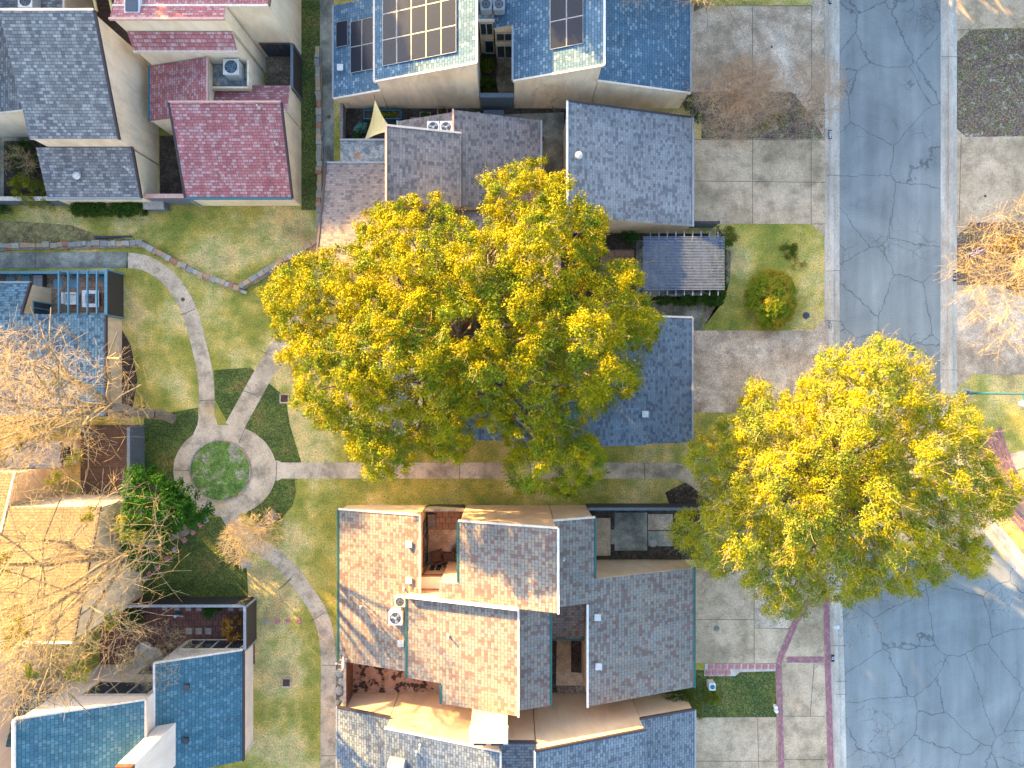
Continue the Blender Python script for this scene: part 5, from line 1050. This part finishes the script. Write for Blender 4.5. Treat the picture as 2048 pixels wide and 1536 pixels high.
# leafy shrubs and small trees
def bush(name, label, poly_px, z0, z1, per, m, seed, size=0.07, dens=14, cat='shrub', group=None, R=(0.18, 0.3), stem=True, surf=0.35, rnd=1.2):
    rng = np.random.default_rng(seed); zc = (z0+z1)/2; rr_ = (H-zc)/F; poly = [((x-1024)*rr_, (768-y)*rr_) for x, y in poly_px]; xs = [p[0] for p in poly]; ys = [p[1] for p in poly]
    cx_, cy_ = np.mean(xs), np.mean(ys); t = thing(name, label, cat, (cx_, cy_, 0), group)
    area = 0.5*abs(sum(poly[i][0]*poly[(i+1) % len(poly)][1]-poly[(i+1) % len(poly)][0]*poly[i][1] for i in range(len(poly)))); n = max(8, int(area*dens))
    x = rng.uniform(min(xs), max(xs), n*5); y = rng.uniform(min(ys), max(ys), n*5); k = inside(poly, x, y); x = x[k][:n]; y = y[k][:n]
    ed = edgedist(poly, x, y); zt = z0+(z1-z0)*np.sqrt(np.clip(ed/rnd, 0.02, 1)) + rng.normal(size=len(x))*0.06*(z1-z0); z = np.where(rng.random(len(x)) < surf, zt*rng.uniform(0.3, 1, len(x)), zt)
    leaves('foliage', np.stack([x, y, np.maximum(z, 0.1)], 1), R[0]+(R[1]-R[0])*rng.random(len(x)), per, size, m, t, rng, shell=0.2)
    if stem:
        tg = np.stack([x[:7], y[:7], z[:7]*0.9], 1); limbs((cx_, cy_, 0), tg, max(0.03, 0.03*z1), rng, z1*0.25, t, M['bark'], 'stem', 5)
    return t
def ell(cx_, cy_, a, b, n=20, w_=0.08, s=1):
    r = random.Random(s); return [(cx_+a*math.cos(2*math.pi*k/n)*(1+r.uniform(-w_, w_)), cy_+b*math.sin(2*math.pi*k/n)*(1+r.uniform(-w_, w_))) for k in range(n)]
bush('evergreen_tree', 'dark green broadleaf evergreen tree between the ring path and the tan roofs', [(243, 940), (275, 932), (300, 955), (322, 950), (345, 985), (375, 1005), (385, 1040), (362, 1062), (330, 1072), (300, 1100), (285, 1130), (262, 1150), (240, 1120), (232, 1075), (240, 1020), (232, 980)], 2.5, 6.0, 80, M['magn'], 41, 0.085, 13, 'tree', R=(0.25, 0.45), rnd=2.2)
bush('yellow_shrub', 'small sunlit yellow shrub in front of the dark evergreen', [(222, 1040), (245, 1030), (262, 1048), (283, 1075), (285, 1092), (262, 1088), (240, 1080), (225, 1062)], 5.2, 6.6, 60, M['oak2'], 42, 0.06, 14, R=(0.15, 0.28), rnd=0.8)
bush('round_bush', 'rounded yellow green bush on the lawn beside the street', ell(1547, 598, 49, 60, 22, 0.04), 0.5, 1.7, 130, M['bushy'], 43, 0.055, 30, rnd=1.1, R=(0.2, 0.3))
bush('hedge', 'clipped dark green hedge along the wall under the grey roof', [(142, 404), (288, 404), (290, 428), (145, 428)], 0.6, 1.0, 130, M['hedge'], 44, 0.06, 30, 'hedge', stem=False, rnd=0.3)
bush('hedge', 'green hedge wrapping the south side of the slatted pergola', [(1305, 592), (1400, 592), (1440, 575), (1448, 575), (1450, 606), (1400, 608), (1305, 604)], 0.8, 1.5, 130, M['hedge'], 45, 0.06, 30, 'hedge', stem=False, rnd=0.3)
bush('hedge', 'narrow green hedge along the east side of the slatted pergola', [(1436, 480), (1448, 480), (1449, 574), (1436, 574)], 0.8, 1.6, 130, M['hedge'], 46, 0.06, 30, 'hedge', stem=False, rnd=0.2)
bush('shrub', 'loose green shrub at the northeast corner of the slatted pergola', [(1432, 452), (1465, 450), (1474, 475), (1462, 492), (1440, 490)], 0.5, 1.3, 80, M['shrub'], 47, 0.045, 20, rnd=0.6)
bush('shrub', 'green shrub in the dark bed left of the slatted pergola', [(1245, 462), (1275, 462), (1282, 480), (1262, 488), (1246, 482)], 0.5, 1.2, 80, M['magn'], 48, 0.045, 20, rnd=0.5)
bush('yellow_bush', 'yellow green autumn bush over the low wall at the left edge', [(25, 352), (55, 343), (85, 365), (98, 395), (95, 410), (60, 412), (30, 400), (20, 380)], 0.8, 2.3, 60, M['yshrub'], 49, 0.05, 16, rnd=0.8)
bush('shrub', 'dark shrub in the shaded yard below the grey roofs', [(12, 285), (55, 280), (75, 320), (60, 350), (20, 340)], 0.4, 1.2, 60, M['hedge'], 50, 0.05, 14, rnd=0.8)
bush('shrub', 'dark green shrub cut by the left edge below the low wall', [(-20, 408), (6, 410), (10, 425), (-20, 432)], 0.4, 0.9, 60, M['hedge'], 51, 0.05, 18, rnd=0.5)
bush('shrub', 'leafy green and yellow shrub between the two lower driveway houses', [(1335, 1385), (1375, 1380), (1410, 1385), (1440, 1395), (1430, 1408), (1400, 1410), (1405, 1440), (1385, 1440), (1345, 1425), (1328, 1405)], 0.4, 1.4, 60, M['shrub'], 52, 0.05, 16, rnd=0.7)
bush('shrub', 'small bright yellow shrub beside the white meter box', [(1408, 1385), (1440, 1385), (1441, 1405), (1412, 1406)], 0.4, 0.8, 70, M['yshrub'], 53, 0.05, 22, rnd=0.4)
for k, (px, py, r) in enumerate(((973, 128, 15), (974, 170, 15))): bush('strappy_plant', ['upper', 'lower'][k]+' green strappy plant in the courtyard between the solar roofs', ell(px, py, r, r, 14, 0.1, k), 0.2, 0.6, 110, M['shrub'], 54+k, 0.07, 26, 'plant', stem=False, rnd=0.4)
bush('agave', 'pale blue green agave like plant left of the shade sail', ell(722, 258, 14, 13, 16, 0.15), 0.3, 0.8, 60, M['agave'], 56, 0.11, 14, 'plant', stem=False, rnd=0.3, R=(0.1, 0.25))
bush('shrub', 'dark leafy plant below the pale agave', ell(713, 274, 8, 8), 0.2, 0.5, 60, M['hedge'], 57, 0.06, 20, rnd=0.3)
bush('shrub', 'dark green shrub at the corner of the blue roof by the driveway', ell(1378, 205, 11, 17), 0.5, 1.6, 70, M['hedge'], 58, 0.05, 18, rnd=0.4)
bush('shrub', 'small bright green plant at the head of the planting bed', ell(1399, 231, 8, 8), 0.3, 0.7, 70, M['magn'], 59, 0.05, 24, rnd=0.3)
for k, (px, py, r, m) in enumerate(((1360+30, 252, 1, 'shrub'), (1560, 238, 14, 'shrub'), (1532, 250, 10, 'shrub'))):
    if k: bush('shrub', ['', 'low green tuft under the reddish shrubs, nearer the street', 'low green tuft under the reddish shrubs, nearer the house'][k], ell(px, py, r, r*0.8, 14, 0.2, k), 0.1, 0.4, 60, M[m], 60+k, 0.05, 18, stem=False, rnd=0.4)
bush('weed_patch', 'bright green weedy patch on the lawn above the round bush', [(1565, 480), (1590, 490), (1600, 520), (1612, 528), (1590, 535), (1575, 520), (1560, 510)], 0.03, 0.14, 60, M['shrub'], 64, 0.04, 16, 'weeds', stem=False, rnd=0.5)
bush('orange_plant', 'orange leaved plant by the east fence of the brick patio', [(448, 1240), (470, 1232), (478, 1250), (482, 1275), (460, 1288), (450, 1270), (442, 1255)], 0.4, 1.3, 30, M['orange'], 65, 0.09, 12, 'plant', rnd=0.5)
bush('green_plant', 'soft green plant under the north fence of the brick patio', [(405, 1212), (440, 1210), (436, 1225), (420, 1240), (406, 1230)], 0.3, 0.8, 70, M['magn'], 66, 0.05, 20, 'plant', rnd=0.4)
bush('shrub', 'green shrub at the west end of the brick patio', [(240, 1222), (280, 1215), (285, 1245), (262, 1265), (240, 1250)], 0.5, 1.4, 70, M['hedge'], 67, 0.05, 18, rnd=0.5)
bush('shrub', 'tiny green shrub between the brown fence and the path', ell(684, 1408, 8, 8), 0.1, 0.5, 70, M['hedge'], 68, 0.04, 26, rnd=0.3)
bush('orange_shrub', 'rust orange shrub under the bare tree at the right edge', [(2005, 470), (2040, 468), (2042, 500), (2010, 505), (1998, 490)], 0.3, 0.9, 60, M['orange'], 69, 0.06, 16, rnd=0.5)
for tp, lb, m, n_ in ((tp1, 'green planting in the long blue trough', 'yshrub', 71), (tp2, 'sparse planting in the low pale box', 'shrub', 72), (tp3, 'dark planting in the red framed box', 'hedge', 73)):
    rng = np.random.default_rng(n_); t = thing('potted_plant', lb, 'plant', tp); w_ = 0.9 if tp is tp1 else 0.25
    C = np.stack([tp[0]+(0.45 if tp is tp1 else 0)+rng.uniform(-w_*0.7, w_*0.7, 12), tp[1]+rng.uniform(-0.15, 0.15, 12), np.full(12, tp[2]+0.08)], 1); leaves('foliage', C, np.full(12, 0.13), 60, 0.04, M[m], t, rng)
# dead leaves and grass blades near the eye: scattered litter on lawns and beds
rng = np.random.default_rng(99)
def scatter(name, poly, n, size, m, label, z=0.012):
    xs = [p[0] for p in poly]; ys = [p[1] for p in poly]; x = rng.uniform(min(xs), max(xs), n*3); y = rng.uniform(min(ys), max(ys), n*3); k = inside(poly, x, y); x = x[k][:n]; y = y[k][:n]
    X = (x-1024)/S; Y = (768-y)/S; c = np.stack([X, Y, np.full(len(X), z)+rng.random(len(X))*0.03], 1); a = rng.random(len(X))*6.28; s = size*(0.5+rng.random(len(X)))
    t = np.stack([np.cos(a)*s, np.sin(a)*s, rng.normal(size=len(X))*s*0.3], 1); b = np.stack([-np.sin(a)*s*0.6, np.cos(a)*s*0.6, rng.normal(size=len(X))*s*0.3], 1)
    V = np.stack([c-t, c+b, c+t, c-b], 1); o = fast_mesh(name, V.reshape(-1, 3), np.arange(len(X)*4).reshape(-1, 4), m); return props(o, label, 'leaf litter', None, 'stuff')
M['deadleaf'] = islandmat('dead_leaf', [(0, (0.25, 0.13, 0.05)), (0.3, (0.35, 0.22, 0.1)), (0.55, (0.16, 0.09, 0.05)), (0.8, (0.42, 0.32, 0.18))])
scatter('leaf_litter', [(1385, 1342), (1550, 1342), (1553, 1434), (1400, 1436)], 900, 0.035, M['deadleaf'], 'fallen brown leaves on the groundcover bed')
scatter('leaf_litter', [(1914, 84), (1940, 60), (2100, 53), (2100, 270), (1932, 274), (1914, 258)], 3500, 0.05, M['deadleaf'], 'brown and grey leaf litter on the mulch bed')
scatter('leaf_litter', [(1403, 186), (1650, 186), (1650, 276), (1403, 276)], 2600, 0.045, M['deadleaf'], 'fallen leaves under the reddish shrubs')
scatter('leaf_litter', [(1914, 472), (1942, 446), (2100, 445), (2100, 570), (1914, 570)], 2200, 0.05, M['deadleaf'], 'leaf litter under the bare tree on the right')
scatter('leaf_litter', [(288, 835), (396, 815), (440, 740), (560, 790), (600, 920), (560, 1040), (492, 1112), (497, 1196), (284, 1196)], 1200, 0.025, M['deadleaf'], 'scattered leaves on the dark grass round the ring path')
scatter('leaf_litter', [(603, 0), (640, 0), (640, 420), (603, 420)], 900, 0.03, M['deadleaf'], 'leaves in the shaded strip by the side path')
scatter('leaf_litter', [(244, 640), (0, 410), (600, 410), (640, 420), (640, 480), (560, 600), (700, 800), (700, 925), (560, 925), (440, 740), (380, 640), (300, 540)], 2600, 0.032, M['deadleaf'], 'scattered leaves on the pale lawn by the stone wall')
scatter('leaf_litter', [(512, 1130), (640, 960), (1360, 960), (1400, 1005), (690, 1005), (672, 1300), (672, 1536), (512, 1536)], 3600, 0.032, M['deadleaf'], 'scattered leaves on the lawn round the tan townhouse')
scatter('leaf_litter', [(1405, 450), (1640, 450), (1640, 658), (1405, 658)], 900, 0.03, M['deadleaf'], 'scattered leaves round the rounded bush')
scatter('leaf_litter', [(1385, 660), (1680, 660), (1900, 700), (1980, 1100), (1700, 1300), (1400, 1200), (1385, 900)], 4500, 0.04, M['deadleaf'], 'yellow leaves fallen under the right oak')
scatter('leaf_litter', [(560, 600), (1000, 480), (1400, 600), (1380, 900), (1300, 1005), (690, 1005), (620, 900)], 3500, 0.035, M['deadleaf'], 'yellow leaves fallen under the central oak')
scatter('leaf_litter', [(1640, -50), (1690, -50), (1690, 700), (1640, 700)], 700, 0.03, M['deadleaf'], 'dry leaves gathered along the kerb', 0.13)
# unseen belt of trees added towards the low sun to shade the ground
rng = np.random.default_rng(77); far = thing('evergreen_tree', 'unseen tall evergreen added beyond the frame to shade the ground', 'tree', (0, 0, 0), 'added shade trees beyond the frame')
nC = 420; d = rng.normal(size=(nC, 3)); d /= np.linalg.norm(d, axis=1)[:, None]; C = d*(rng.random(nC)**0.4)[:, None]*np.array([4.2, 4.2, 5.0]) + np.array([0, 0, 7.2]); C[:, 2] = np.clip(C[:, 2], 1.6, None)
leaves('crown', C, np.full(nC, 0.9), 55, 0.2, M['farleaf'], far, rng, shell=0.1); limbs((0, 0, 0), C[:14], 0.35, rng, 3.0, far, M['bark'])
spots = []
for k in range(11):
    u = -260 + k*190; spots.append((-190+0.707*u+rng.uniform(-30, 30), -230-0.707*u+rng.uniform(-30, 30), 1.12))
spots += [(265, -260, 1.1), (120, -330, 1.1)]
for k in range(9): spots.append((800+k*190+rng.uniform(-30, 30), -330+rng.uniform(-50, 50), 1.18))
spots += [(-95, 165, 1.02), (-160, 265, 1.0), (-215, 345, 0.85), (-300, 470, 0.7), (-380, 600, 0.6)]
for k, (x, y, s) in enumerate(spots):
    o = far if k == 0 else copy_tree(far); X, Y, _ = g2w(x, y); o.location = (X, Y, 0); o.rotation_euler = (0, 0, k*1.3); s *= 0.96+0.08*rng.random(); o.scale = (0.9, 0.9, s) if s < 1 else (1.05, 1.05, s)
